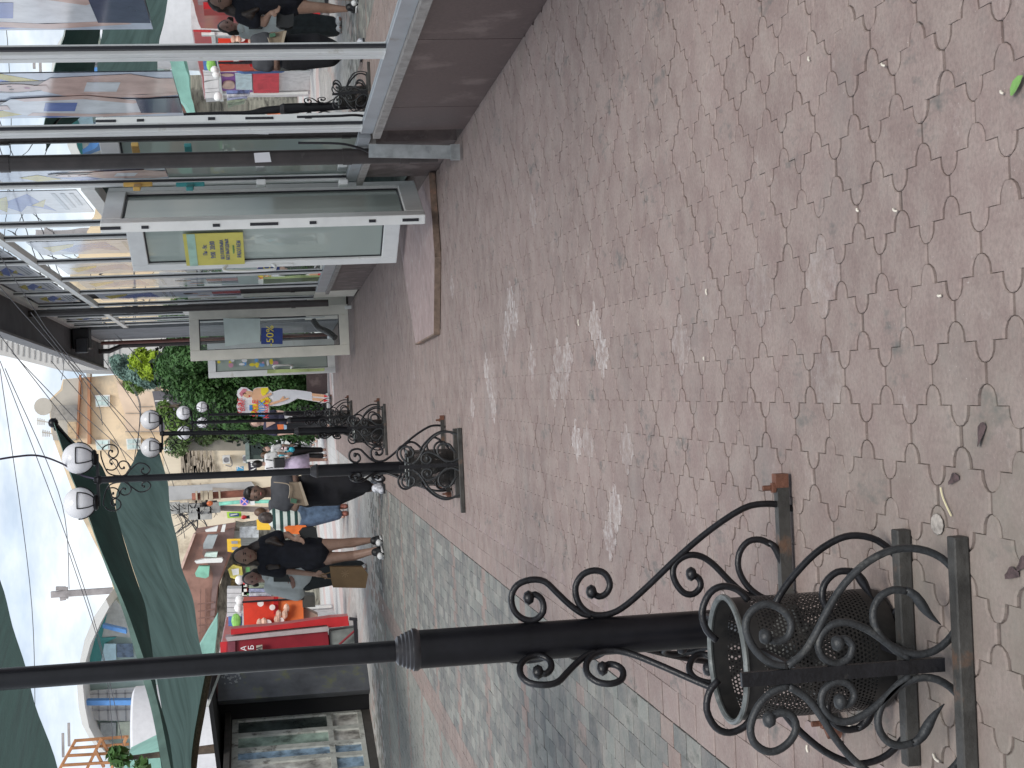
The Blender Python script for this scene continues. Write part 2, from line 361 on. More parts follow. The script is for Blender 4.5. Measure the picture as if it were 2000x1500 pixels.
# distant square beyond the shop
def far_mat():
    m = bpy.data.materials.new('pale_plaza_paving'); m.use_nodes = True; nt = m.node_tree; b = nt.nodes['Principled BSDF']
    tc = nt.nodes.new('ShaderNodeTexCoord')
    br = nt.nodes.new('ShaderNodeTexBrick'); br.inputs['Scale'].default_value = 1.; br.inputs['Brick Width'].default_value = .4; br.inputs['Row Height'].default_value = .2
    br.inputs['Color1'].default_value = (.50, .50, .49, 1); br.inputs['Color2'].default_value = (.60, .59, .57, 1); br.inputs['Mortar'].default_value = (.35, .34, .33, 1); br.inputs['Mortar Size'].default_value = .008
    nt.links.new(tc.outputs['Object'], br.inputs[0])
    mp = nt.nodes.new('ShaderNodeMapping'); mp.inputs['Rotation'].default_value = (0, 0, .5); nt.links.new(tc.outputs['Object'], mp.inputs[0])
    wv = nt.nodes.new('ShaderNodeTexWave'); wv.inputs['Scale'].default_value = .09; wv.inputs['Distortion'].default_value = .6; wv.inputs['Detail'].default_value = 1; nt.links.new(mp.outputs[0], wv.inputs[0])
    col = mixc(nt, ramp(nt, wv.outputs['Fac'], [(.72, (0, 0, 0)), (.8, (.7, .7, .7))]), br.outputs[0], (.50, .36, .33))
    col = mixc(nt, .5, col, ramp(nt, noise_n(nt, .6, 5, .6), [(.3, (.75, .75, .75)), (.7, (1.15, 1.15, 1.15))]), 'MULTIPLY')
    nt.links.new(col, b.inputs['Base Color']); b.inputs['Roughness'].default_value = .7; return m
fm = far_mat()
mb = MB(); mb.quad((-30, 31.42, 0), (1.1, 31.42, 0), (12, 95, 0), (-40, 95, 0))
tag(mb.build('plaza', fm), kind='structure')
# raised entrance step with metal edge
z1 = .045
st = [G(851, 345), G(862, 500), G(860, 652), G(822, 672)]
e0, e1, e2, e3 = [Vector((p.x, p.y, 0)) for p in st]
rt = tag(bpy.data.objects.new('entrance_step', None), 'low paved entrance step edged with a rusty steel angle before the open double door', 'step'); COL.objects.link(rt); rt.location = (1.1, 12.2, 0)
out = [Vector((shopx(e0.y) - .003, e0.y, 0)), e1, e2, e3, Vector((shopx(14.4) - .003, 14.4, 0))]
mb = MB(); mb.prism([Vector((p.x, p.y, .003)) for p in out], (0, 0, z1 - .003)); step = mb.build('slab', mat('step_pink_paving', (.31, .235, .225), .8, .15, 9, bump=.4, bscale=70, dirt=((.38, .33, .31), 12, .55)), rt)
mb = MB()
for a, b in zip(out[:3], out[1:4]):
    d = (b - a).normalized(); nrm = Vector((d.y, -d.x, 0)); nrm = nrm if nrm.y < 0 or nrm.x < 0 else nrm
    mb.beam(a + Vector((0, 0, .027)), b + Vector((0, 0, .027)), .012, .046, up=(0, 0, 1))
mb.build('edge_angle', mat('rusty_angle_iron', (.17, .12, .09), .75, .3, 20, dirt=((.30, .17, .12), 3, .56)), rt)
# ---------------------------------------------------------------- glazed shop on the right
def SP(y, z, off=0.): return Vector((shopx(y, off), y, z))    # off > 0 = towards the street
DV = Vector((-SB, 1, 0)).normalized(); NV = Vector((-DV.y, DV.x, 0)) # NV points to the street (-x)
shop = thing('glazed_shop', (1.7, 6.7, 0), 'long glazed shop front with white frames, brown granite base and posters behind the glass', 'shop')
def sbox(mb, y0, y1, z0, z1, o0, o1): # box between facade distances; off o0<o1
    p = [SP(y0, z0, o0), SP(y1, z0, o0), SP(y1, z0, o1), SP(y0, z0, o1)]; mb.prism(p, (0, 0, z1 - z0)); return mb
granite = mat('brown_granite', (.085, .058, .055), .38, .2, 60, dirt=((.16, .12, .11), 3, .55), spec=.5)
mb = MB(); ys = [2.0, 4.9, 7.4, 9.0, 9.72]
for a, b in zip(ys, ys[1:]): sbox(mb, a + .004, b - .004, -.01, .53, -.25, 0)
mb.build('plinth', granite, shop)
mb = MB(); ys = [10.15, 11.1, 11.62]
for a, b in zip(ys, ys[1:]): sbox(mb, a + .004, b - .004, -.01, .53, -.25, -.01)
mb.build('plinth', mat('grey_brown_plinth', (.13, .10, .095), .55, .25, 5, dirt=((.22, .18, .17), 4, .5)), shop); mb = MB()
ys = [13.9, 15.5, 17.4, 19.3, 21.3]
for a, b in zip(ys, ys[1:]): sbox(mb, a + .004, b - .004, -.01, .42, -.25, 0)
mb.build('plinth', mat('grey_brown_plinth', (.13, .10, .095), .55, .25, 5, dirt=((.22, .18, .17), 4, .5)), shop)
mb = MB()
for a, b in ((2, 9.75), (10.1, 11.66)): sbox(mb, a, b, .532, .578, -.2, .045)
for a, b in ((13.9, 21.4),): sbox(mb, a, b, .422, .468, -.2, .045)
mb.build('ledge', mat('concrete_ledge', (.30, .28, .26), .85, .2, 12, bump=.5), shop)
mb = MB()
for a, b in ((2, 9.74), (9.9, 11.66)): sbox(mb, a, b, .58, .655, -.07, .012)
sbox(mb, 13.9, 21.4, .47, .60, -.07, .012); mb.build('bottom_rail', GREYF, shop)
# frames: bays
ML = [3.75, 5.72, 7.66, 9.60, 11.62]; MR = [13.78, 14.72, 16.75, 18.66, 20.4, 22.5]
def frame(y, z0, z1, wd=.075, pr=.014, dbl=False):
    mb = MB()
    if dbl:
        sbox(mb, y - .075, y - .012, z0, z1, -.07, pr); sbox(mb, y + .012, y + .075, z0, z1, -.07, pr); sbox(mb, y - .012, y + .012, z0, z1, -.07, pr - .008)
    else: sbox(mb, y - wd / 2, y + wd / 2, z0, z1, -.07, pr)
    o = bevel(mb.build('mullion', WHITE, shop), .004)
    g = MB(); sbox(g, y + (.077 if dbl else wd / 2 + .001), y + (.087 if dbl else wd / 2 + .009), z0, z1, -.02, -.004)
    sbox(g, y - (.11 if dbl else wd / 2 + .03), y - (.077 if dbl else wd / 2 + .001), z0, z1, -.02, -.004); g.build('gasket', GASKET, o)
for y in ML: frame(y, .656, 4.46, dbl=(y in (7.66, 9.60)))
for y in MR: frame(y, .602 if y > 13.8 else .05, 4.46)
for y in (24.55, 25.6, 26.55): frame(y, 2.5 if y < 25 else .3, 4.46, .1)
mb = MB(); sbox(mb, 2, 27.2, 3.64, 3.72, -.07, .017); sbox(mb, 2, 31.2, 4.462, 4.56, -.07, .017); bevel(mb.build('transom', WHITE, shop), .004)
for q_ in ((11.66, 13.74, 2.50, 2.60), (22.54, 24.5, 2.44, 2.54)):
    mb = MB(); sbox(mb, *q_, -.07, .03); mb.build('door_head', WHITE, shop)
for q_ in ((21.45, 22.45, .02, .6), (24.6, 27.2, .02, .62)):
    mb = MB(); sbox(mb, *q_, -.2, -.006); mb.build('lower_panel', CREAM, shop)
GL = glass('window_glass', (.62, .70, .68), 2.7, .006, .6)
bays = [(3.75, 5.72), (5.72, 7.66), (7.66, 9.60), (9.60, 11.62), (13.78, 14.72), (14.72, 16.75), (16.75, 18.66), (18.66, 20.4), (20.4, 22.5), (24.55, 25.6), (25.6, 26.55)]
for a, b in bays:
    z0 = .657 if a < 12 else .603
    mb = MB(); mb.quad(SP(a + .05, z0, -.012), SP(b - .05, z0, -.012), SP(b - .05, 3.64, -.012), SP(a + .05, 3.64, -.012)); mb.build('pane', GL, shop)
for a, b in bays + [(11.62, 13.78), (22.5, 24.55)]:
    mb = MB(); mb.quad(SP(a + .04, 3.722, -.012), SP(b - .04, 3.722, -.012), SP(b - .04, 4.46, -.012), SP(a + .04, 4.46, -.012)); mb.build('pane', GL, shop)
for a, b, z0 in ((11.66, 13.74, 2.602), (22.54, 24.5, 2.542)):
    mb = MB(); mb.quad(SP(a, z0, -.012), SP(b, z0, -.012), SP(b, 3.64, -.012), SP(a, 3.64, -.012)); mb.build('pane', GL, shop)
# interior
INT = mat('shop_interior', (.20, .235, .22), .9, .25, 1.5)
mb = MB(); sbox(mb, 2, 11.6, .0, 4.5, -1.25, -1.2); sbox(mb, 13.6, 31, 0, 4.5, -1.25, -1.2); sbox(mb, 2, 31, .02, .03, -5, -.3); sbox(mb, 2, 31, 4.5, 4.53, -5, -.3); sbox(mb, 11.4, 14, 0, 4.5, -5, -4.95); mb.build('interior_wall', INT, shop)
# posters behind glass: people in sports clothes on pale blue
pc = {n: mat('poster_' + n, c, .07, .12, 8) for n, c in dict(ground=(.62, .68, .78), white=(.78, .80, .83), blue=(.20, .27, .58), yellow=(.62, .52, .12), red=(.55, .12, .14), navy=(.10, .11, .17), skin=(.72, .52, .46), hair=(.17, .13, .12), grey=(.46, .50, .54), green=(.20, .42, .18), cyan=(.22, .45, .62), pink=(.5, .2, .3)).items()}
PN = list(pc); PI2 = {n: i for i, n in enumerate(PN)}
def poster(a, b, z0, z1, kind, seed):
    r = random.Random(seed); mb = MB(); O = [-.009]
    W = b - a; Hh = z1 - z0
    def P(u, v):
        if kind == 'people': v = max(0., (v - .34) / .66)
        return SP(a + u * W, z0 + v * Hh, O[0])
    def poly(n, pts):
        mb.mt(PI2[n]); mb.poly([P(u, v) for u, v in pts]); O[0] += .0004
    def ell(n, u, v, ru, rv, k=14): poly(n, [(u + ru * math.cos(2 * math.pi * i / k), v + rv * math.sin(2 * math.pi * i / k)) for i in range(k)])
    poly('ground' if kind != 'logo' else 'white', [(0, 0), (1, 0), (1, 1), (0, 1)])
    if kind == 'people':
        poly('blue', [(0, .95), (.35, .78), (.2, .70), (0, .8)]); poly('yellow', [(0, .80), (.22, .70), (.15, .66), (0, .74)])
        poly('blue', [(.55, .72), (.95, .6), (1, .7), (.7, .82)]); poly('yellow', [(.6, .84), (.9, .76), (1, .86), (.75, .92)])
        for cx, top, cc, lc in r.choice([((.28, .8, 'skin', 'red'), (.70, .93, 'white', 'navy')), ((.25, .9, 'navy', 'grey'), (.62, .78, 'skin', 'red')), ((.3, .86, 'red', 'white'), (.72, .9, 'navy', 'navy'))]):
            hr = .065
            ell('hair', cx, top - .05, .12, hr * 1.15); poly('hair', [(cx - .12, top - .05), (cx - .15, top - .3), (cx - .03, top - .26), (cx + .1, top - .1)])
            poly(cc, [(cx - .19, top - .17), (cx - .05, top - .13), (cx + .08, top - .13), (cx + .2, top - .18), (cx + .17, top - .48), (cx - .15, top - .48)])
            poly('skin', [(cx - .19, top - .18), (cx - .25, top - .36), (cx - .10, top - .5), (cx - .05, top - .47), (cx - .17, top - .35), (cx - .13, top - .2)])
            poly('skin', [(cx + .2, top - .18), (cx + .26, top - .38), (cx + .2, top - .55), (cx + .15, top - .53), (cx + .19, top - .37), (cx + .13, top - .2)])
            poly('blue' if cc == 'white' else 'white', [(cx - .1, top - .25), (cx + .1, top - .23), (cx + .11, top - .31), (cx - .09, top - .33)])
            ell('skin', cx, top - .07, .08, hr * .95); poly('skin', [(cx - .04, top - .1), (cx + .04, top - .1), (cx + .05, top - .15), (cx - .05, top - .15)])
            ell('hair', cx - .03, top - .06, .012, .006); ell('hair', cx + .03, top - .06, .012, .006); ell('pink', cx, top - .1, .02, .007)
            poly(lc, [(cx - .16, top - .48), (cx + .17, top - .48), (cx + .18, 0), (cx + .03, 0), (cx + .01, top - .62), (cx - .03, 0), (cx - .18, 0)] if top > .62 else [(cx - .1, .1), (cx, .1), (cx, 0)])
        if r.random() < .6:
            for i, n in enumerate(('cyan', 'green', 'yellow')): poly(n, [(.0, .22 - i * .07), (.12, .22 - i * .07), (.12, .15 - i * .07), (0, .15 - i * .07)])
    elif kind == 'logo':
        poly('blue', [(.1, .40), (.55, .72), (.9, .6), (.62, .5), (.9, .30), (.5, .36)]); poly('yellow', [(.2, .58), (.45, .82), (.9, .72), (.55, .64)]); poly('yellow', [(.35, .3), (.6, .46), (.7, .38)])
        for k in range(3): poly('grey', [(.12, .22 - k * .07), (.85 - k * .1, .22 - k * .07), (.85 - k * .1, .185 - k * .07), (.12, .185 - k * .07)])
    elif kind == 'split':
        poly('blue', [(.1, .62), (.5, .92), (.9, .82), (.6, .7), (.8, .58)]); poly('yellow', [(.2, .78), (.4, .95), (.8, .93), (.4, .8)])
        for k in range(2): poly('grey', [(.12, .54 - k * .05), (.85, .54 - k * .05), (.85, .52 - k * .05), (.12, .52 - k * .05)])
        poly('red', [(.25, .0), (.6, .0), (.55, .24), (.3, .22)]); ell('skin', .42, .34, .08, .05); ell('hair', .42, .37, .09, .035); poly('navy', [(.65, 0), (.9, 0), (.85, .2), (.7, .2)]); ell('skin', .76, .27, .07, .05)
        poly('white', [(.3, .3), (.55, .3), (.6, .2), (.25, .2)])
    return mb.build('poster', [pc[n] for n in PN], shop)
poster(4.1, 5.4, 1.75, 3.12, 'people', 5)
poster(5.95, 7.20, 1.75, 3.12, 'people', 3)
poster(8.05, 9.18, 1.72, 3.12, 'people', 8)
poster(10.75, 11.45, 1.95, 3.12, 'people', 12)
poster(11.9, 13.1, 2.66, 3.6, 'logo', 1)
for a, b in ((15.0, 16.1), (17.0, 18.1), (18.85, 19.9), (20.6, 21.8)): poster(a, b, 1.62, 3.5, 'split', int(a))
for a, b in ((12.3, 13.4), (14.9, 16.2), (17, 18.2), (18.9, 20), (20.6, 21.8), (22.9, 24), (24.7, 25.4)): poster(a, b, 3.8, 4.36, 'logo', 1)
# roof slab with overhang
ROOFM = mat('dark_soffit', (.075, .075, .08), .8, .2, 2.2, bump=.2, bscale=20)
mb = MB(); mb.prism([SP(11, 4.56, -3.5), SP(31.9, 4.56, -3.5), Vector((.68, 31.9, 4.56)), Vector((.98, 18.5, 4.56)), Vector((1.12, 11, 4.56))], (0, 0, .16))
rf = mb.build('roof', ROOFM, shop)
mb = MB(); mb.beam((.674, 31.9, 4.60), (1.115, 11, 4.60), .03, .2, up=(0, 0, 1)); mb.build('fascia', mat('fascia_metal', (.16, .15, .15), .5, .2, 5), rf)
mb = MB()
for i in range(60):
    t = i / 59; mb.ball((.674 + .44 * (1 - t) - .012, 31.9 - 20.9 * (1 - t), 4.712), .014, 6)
mb.build('light_string', mat('bulb_plastic', (.6, .6, .58), .4), rf)
# end pier, downpipes
mb = MB(); sbox(mb, 27.3, 30.4, .02, 4.46, -1.0, .02); mb.build('pier', mat('grey_render', (.20, .21, .22), .8, .15, 3), shop)
BRP = mat('brown_downpipe', (.035, .028, .027), .38, .25, 8, dirt=((.09, .08, .075), 6, .62))
def pipe(pts, r, m=BRP, name='downpipe', cuffs=()):
    mb = MB(); mb.tube(pts, r, 16)
    for z, rr in cuffs: mb.tube([(pts[0][0], pts[0][1], z - .03), (pts[0][0], pts[0][1], z + .03)], rr, 16)
    return autosmooth(mb.build(name, m, shop))
pb = SP(10.2, 0, .075)
dp = pipe([(pb.x, pb.y, .12), (pb.x, pb.y, 4.5)], .052, cuffs=((.34, .058), (.72, .056), (2.9, .058)))
pb2 = SP(22.2, 0, .1); pipe([(pb2.x, pb2.y, .40), (pb2.x, pb2.y, 4.56)], .05, cuffs=((.9, .058), (3.1, .06), (3.2, .055)))
pb3 = SP(31.0, 0, .1); pipe([(pb3.x, pb3.y, .1), (pb3.x, pb3.y, 4.1), (pb3.x - .1, pb3.y, 4.35), (pb3.x - .1, pb3.y, 4.55)], .05)
pb4 = SP(30.0, 0, .1); pipe([(pb4.x, pb4.y, .1), (pb4.x, pb4.y, 4.4)], .035, mat('red_brown_pipe', (.15, .05, .035), .5))
# sticker on brown pipe
q = Y(511, 300, 10.2); mb = MB(); mb.prism([Vector((pb.x - .034, pb.y - .058, q.z - .06)), Vector((pb.x + .03, pb.y - .059, q.z - .05)), Vector((pb.x + .026, pb.y - .059, q.z + .05)), Vector((pb.x - .036, pb.y - .058, q.z + .045))], (0, -.002, 0)); mb.build('sticker', mat('paper_white', (.7, .7, .72), .6, .05), dp)
# grey steel flashing hanging from the end of the sill + loose cable
mb = MB(); a, b = SP(9.86, .60, .10), SP(9.86, .02, .13); b.y -= .05
mb.beam(a, b, .085, .018, up=(0, 1, 0)); mb.beam(b + Vector((0, -.006, .06)), b + Vector((0, -.006, -.0)), .1, .03, up=(0, 1, 0)); mb.build('metal_flashing', mat('galvanised_steel', (.40, .42, .42), .4, .2, 12, .5), shop)
mb = MB(); mb.tube(spline([SP(9.7, 1.05, .07), SP(9.72, .8, .075), SP(9.78, .68, .09), SP(9.9, .60, .10), SP(10.05, .56, .1)]), .008, 6); mb.build('cable', GASKET, shop)
# doors
def leaf(name, hinge, free, z0, z1, stile=.11, th=.06, handle=True, hside=1, label=None, rail=.14):
    a, b = Vector((hinge[0], hinge[1], 0)), Vector((free[0], free[1], 0)); W = (b - a).length; d = (b - a) / W; n = Vector((-d.y, d.x, 0))
    if n.y > 0: n = -n
    n = n if abs(n.y) > .01 else Vector((-1, 0, 0))
    mb = MB(); Z = Vector((0, 0, 1))
    def bar(u0, u1, w0, w1, t=th):
        c = a + d * ((u0 + u1) / 2) + Z * ((w0 + w1) / 2); M = Matrix((d, n, Z)).transposed(); mb.box(c, (u1 - u0, t, w1 - w0), rot=M)
    bar(0, stile, z0, z1); bar(W - stile, W, z0, z1); bar(stile + .001, W - stile - .001, z0, z0 + rail); bar(stile + .001, W - stile - .001, z1 - rail, z1)
    o = bevel(mb.build(name, WHITE if label != 'cream' else CREAM, shop), .006)
    g = MB()
    for u0, u1, w0, w1 in ((stile, stile + .007, z0 + rail, z1 - rail), (W - stile - .007, W - stile, z0 + rail, z1 - rail), (stile, W - stile, z0 + rail, z0 + rail + .012), (stile, W - stile, z1 - rail - .012, z1 - rail)):
        c = a + d * ((u0 + u1) / 2) + Z * ((w0 + w1) / 2); g.box(c, (u1 - u0, th * .3, w1 - w0), rot=Matrix((d, n, Z)).transposed())
    g.build('gasket', GASKET, o)
    g = MB(); c0 = a + d * stile; c1 = a + d * (W - stile)
    g.quad(c0 + Z * (z0 + rail), c1 + Z * (z0 + rail), c1 + Z * (z1 - rail), c0 + Z * (z1 - rail)); g.build('pane', glass('door_glass', (.78, .84, .82), 1.40, .06, .15, (.40, .46, .42), .9) if label != 'cream' else glass('door_glass_clear', (.85, .9, .88), 1.4, .01, .93), o)
    return o, a, d, n, W
# leaf 1: free edge towards the camera
o1, a1, d1, n1_, W1 = leaf('door', (1.585, 11.95), (1.235, 11.22), .11, 2.43, .10, .075)
# lock strip on its free edge
mb = MB(); fe = a1 + d1 * (W1 + .002)
M1 = Matrix((d1, n1_, Vector((0, 0, 1)))).transposed()
for z, h in ((2.36, .14), (2.12, .05), (1.62, .05), (1.28, .2), (.93, .05), (.5, .05), (.22, .12)): mb.box(fe + Vector((0, 0, z)), (.006, .022, h), rot=M1)
mb.build('lock_strip', GASKET, o1)
o2, a2, d2, n2_, W2 = leaf('door', (1.545, 13.12), (1.165, 13.88), .11, 2.43, .10, .06)
# yellow opening-hours notice on leaf 2
YEL = mat('notice_yellow', (.62, .56, .12), .5, .08, 5); GRN = mat('notice_green', (.36, .55, .45), .5); BLU = mat('ink_blue', (.08, .11, .33), .5, .05)
def onleaf(a, d, n, W, u, z, k): return a + d * u + n * k + Vector((0, 0, z))
mb = MB()
zt, zb = 1.965, 1.46
q = [onleaf(a2, d2, n2_, W2, u, z, .036) for u, z in ((W2 - .60, zb), (W2 - .085, zb), (W2 - .085, zt), (W2 - .60, zt))]; mb.prism(q, n2_ * .004)
mb.mt(1); q = [onleaf(a2, d2, n2_, W2, u, z, .041) for u, z in ((W2 - .60, zt - .10), (W2 - .085, zt - .10), (W2 - .085, zt - .03), (W2 - .60, zt - .03))]; mb.prism(q, n2_ * .003)
nt_ = mb.build('notice', [YEL, GRN], o2)
rgt = -d2 if (-d2).x > 0 else d2
cu_ = W2 - .34
for s_, z, sz, m_ in (('Пн - Вс', 1.79, .05, BLU), ('9:00  20:00', 1.725, .062, BLU), ('БЕЗ ПЕРЕРЫВА', 1.645, .042, BLU), ('БЕЗ ВЫХОДНЫХ', 1.60, .042, BLU), ('ежедневно', 1.55, .025, mat('ink_green', (.15, .4, .2), .5)), ('РАБОТАЕМ', 1.50, .05, BLU)):
    text('lettering', s_, sz, m_, onleaf(a2, d2, n2_, W2, cu_, z, .043), rgt, (0, 0, 1), nt_)
mb = MB(); hb = [onleaf(a2, d2, n2_, W2, W2 - .05, z, k) for z, k in ((1.62, .03), (1.62, .085), (1.22, .085), (1.22, .03))]
mb.tube(spline(hb, 5), .013, 10); mb.box(onleaf(a2, d2, n2_, W2, W2 - .05, 1.12, .036), (.03, .012, .16), rot=Matrix((d2, n2_, Vector((0, 0, 1)))).transposed()); autosmooth(mb.build('handle', WHITE, o2))
# leaf 3 with -50% notice, fully open facing the camera
o3, a3, d3, n3_, W3 = leaf('door', (1.30, 23.02), (.545, 22.98), .085, 2.41, .15, .07, label='cream', rail=.14)
mb = MB(); q = [Y(x, y, 22.93) for x, y in ((436, 622), (508, 622), (508, 668), (440, 676))]; mb.prism(q, (0, -.004, 0)); mb.build('notice', mat('pale_sheet', (.55, .64, .61), .6, .05), o3)
mb = MB(); q = [Y(x, y, 22.93) for x, y in ((510, 640), (552, 641), (552, 672), (510, 672))]; mb.prism(q, (0, -.004, 0)); n5 = mb.build('notice', mat('deep_blue_card', (.03, .06, .25), .5), o3)
c5 = Y(528, 656, 22.92); text('lettering', '-50%', .155, mat('bright_yellow', (.8, .65, .05), .5, .05), c5, Rv, Uv, n5, .003)
for xx in (400, 470, 680):
    mb = MB(); p = Y(xx, 600, 22.93); mb.box(p, (.05, .06, .1)); bevel(mb.build('hinge', WHITE, o3), .008)
# thick brown hose pipe seen through it
mb = MB(); mb.tube(spline([Y(612, 626, 24.6), Y(622, 640, 24.5), Y(640, 648, 24.4), Y(655, 660, 24.3)]), .05, 12); autosmooth(mb.build('downpipe', BRP, shop))
# leaf 4 further on, covered with stickers
o4, a4, d4, n4_, W4 = leaf('door', (1.0, 29.0), (.36, 29.0), .05, 2.39, .11, .06)
cols = [('bright_yellow', (.8, .65, .05)), ('sticker_blue', (.15, .35, .65)), ('sticker_white', (.75, .75, .75)), ('sticker_pink', (.6, .3, .4))]
for i in range(22):
    mb = MB(); x = random.uniform(425, 560); y = random.uniform(703, 714); c = Y(x, y, 28.94 - i * .0006); mb.disc(c, random.uniform(.02, .06), random.uniform(.02, .06), 8); mb.build('sticker', mat(*cols[i % 4], .5, .1), o4)
mb = MB(); mb.tube(spline([Y(536, 720, 28.95), Y(536, 714, 28.8), Y(568, 713, 28.8), Y(568, 719, 28.95)]), .018, 8); mb.build('handle', WHITE, o4)
mb = MB(); mb.prism([Y(x, y, 28.2) for x, y in ((522, 722), (634, 719), (634, 724), (522, 729))], (0, .5, 0)); mb.build('door_edge_strip', mat('lime_strip', (.5, .6, .25), .5, .3, 3), o4)
# reflector panel behind leaf 4
# T-shaped key handles on the jamb
for nm, c, x in (('yellow_plastic', (.6, .38, .10), 270), ('teal_plastic', (.03, .22, .22), 372)):
    p = S(x, 361, .09); mb = MB(); mb.beam(p + Vector((0, -.02, .10)), p + Vector((0, -.02, -.10)), .03); mb.beam(p, p + Vector((-.05, -.16, 0)), .03, .05); bevel(mb.build('handle', mat(nm, c, .4), shop), .006)
for x in (510, 670):
    p = S(x if x != 520 else 524, 358, .05); mb = MB(); mb.box(p, (.04, .16, .07)); bevel(mb.build('hinge', WHITE, shop), .008)
# roof mounted spotlight near pier
mb = MB(); c = Y(160, 662, 27); mb.box(c, (.35, .4, .28)); mb.box(c + Vector((-.12, -.22, -.02)), (.25, .2, .2)); bevel(mb.build('floodlight', GASKET, shop), .02)
# ---------------------------------------------------------------- street lamps with wrought iron scrollwork (local frame: post axis x=0,y=0)
PX, PY = -.638, 3.75
def z9(pts, yd): return [Y(950 + x / 2, 900 + y / 2, yd) for x, y in pts]
def loc(pts, ox, oy): return [Vector((p.x - ox, p.y - oy, p.z)) for p in pts]
c1 = loc(z9([(165, 535), (190, 522), (218, 545), (222, 590), (190, 622), (145, 618), (108, 585), (98, 530), (122, 485), (175, 465), (228, 472), (275, 515), (325, 562), (375, 597), (410, 603)], PY), PX, PY)
c2 = loc(z9([(410, 512), (440, 530), (470, 515), (482, 480), (462, 440), (420, 428), (375, 445), (348, 490), (355, 545), (385, 585), (430, 603), (490, 595), (550, 560), (640, 480), (760, 365), (880, 265), (1000, 187), (1080, 168), (1160, 175), (1230, 210), (1285, 280), (1305, 350), (1300, 420), (1268, 485), (1215, 530), (1150, 550), (1080, 535), (1020, 490), (985, 425), (988, 360), (1022, 315), (1070, 308), (1108, 325)], PY), PX, PY)
c3 = loc(z9([(800, 442), (830, 460), (836, 492), (808, 520), (770, 515), (738, 475), (728, 430), (745, 392), (790, 368), (840, 374), (890, 408), (950, 470), (1010, 520), (1080, 545)], PY), PX, PY)
lf = loc(z9([(1100, 318), (1125, 335), (1150, 380), (1175, 430), (1212, 474)], PY), PX, PY)
def rotz(P, a, mir=False):
    M = Matrix.Rotation(a, 3, 'Z'); return [M @ Vector((p.x, p.y, p.z)) for p in P]
def knob(mb, p, r=.013): mb.ball(p, (r * 1.3, r * 1.3, r), 8)
def scroll_part(name, curves, r, parent, a=0., knobs=(), leafs=(), m=SCROLL, sm=3):
    mb = MB()
    for c in curves: mb.tube(spline(rotz(c, a), sm), r, 7)
    for kk in knobs: knob(mb, rotz([kk], a)[0], r * 1.7)
    for l in leafs: mb.tube(rotz(resample(spline(l, 3), 9), a), [r * k for k in (1, 1.1, 1.25, 1.4, 1.35, 1.1, .8, .45, .15)], 7)
    o = mb.build(name, m, None, True); o.parent = parent; return o
def raw(mb, name, m, parent, smooth=True):
    o = mb.build(name, m, None, False)
    if smooth: autosmooth(o)
    o.parent = parent; return o
GLOBE = mat('opal_glass', (.88, .88, .9), .25, .03, 3, trans=.35)
# upper scrolls digitised from the second lamp
def z2(pts): return loc([Y(100 + x / 7.895, 820 + y / 7.895, 11.5) for x, y in pts], -.572, 11.5)
U = [z2([(935, 505), (905, 488), (880, 525), (895, 575), (948, 605), (1000, 580), (1028, 520), (1010, 450), (950, 408), (870, 405), (805, 440), (782, 485)]),
     z2([(930, 700), (903, 680), (908, 640), (950, 620), (1000, 640), (1025, 690), (1010, 750), (960, 790), (900, 795), (850, 780)]),
     z2([(1120, 757), (1088, 775), (1052, 740), (1045, 690), (1085, 655), (1150, 660), (1203, 710), (1212, 770), (1180, 840), (1150, 872)]),
     z2([(760, 500), (765, 580), (790, 665), (830, 765), (880, 838), (960, 872), (1050, 880), (1130, 872), (1220, 785), (1320, 692), (1400, 683), (1470, 710), (1520, 770), (1500, 830), (1450, 852), (1400, 830), (1385, 790), (1415, 768)])]
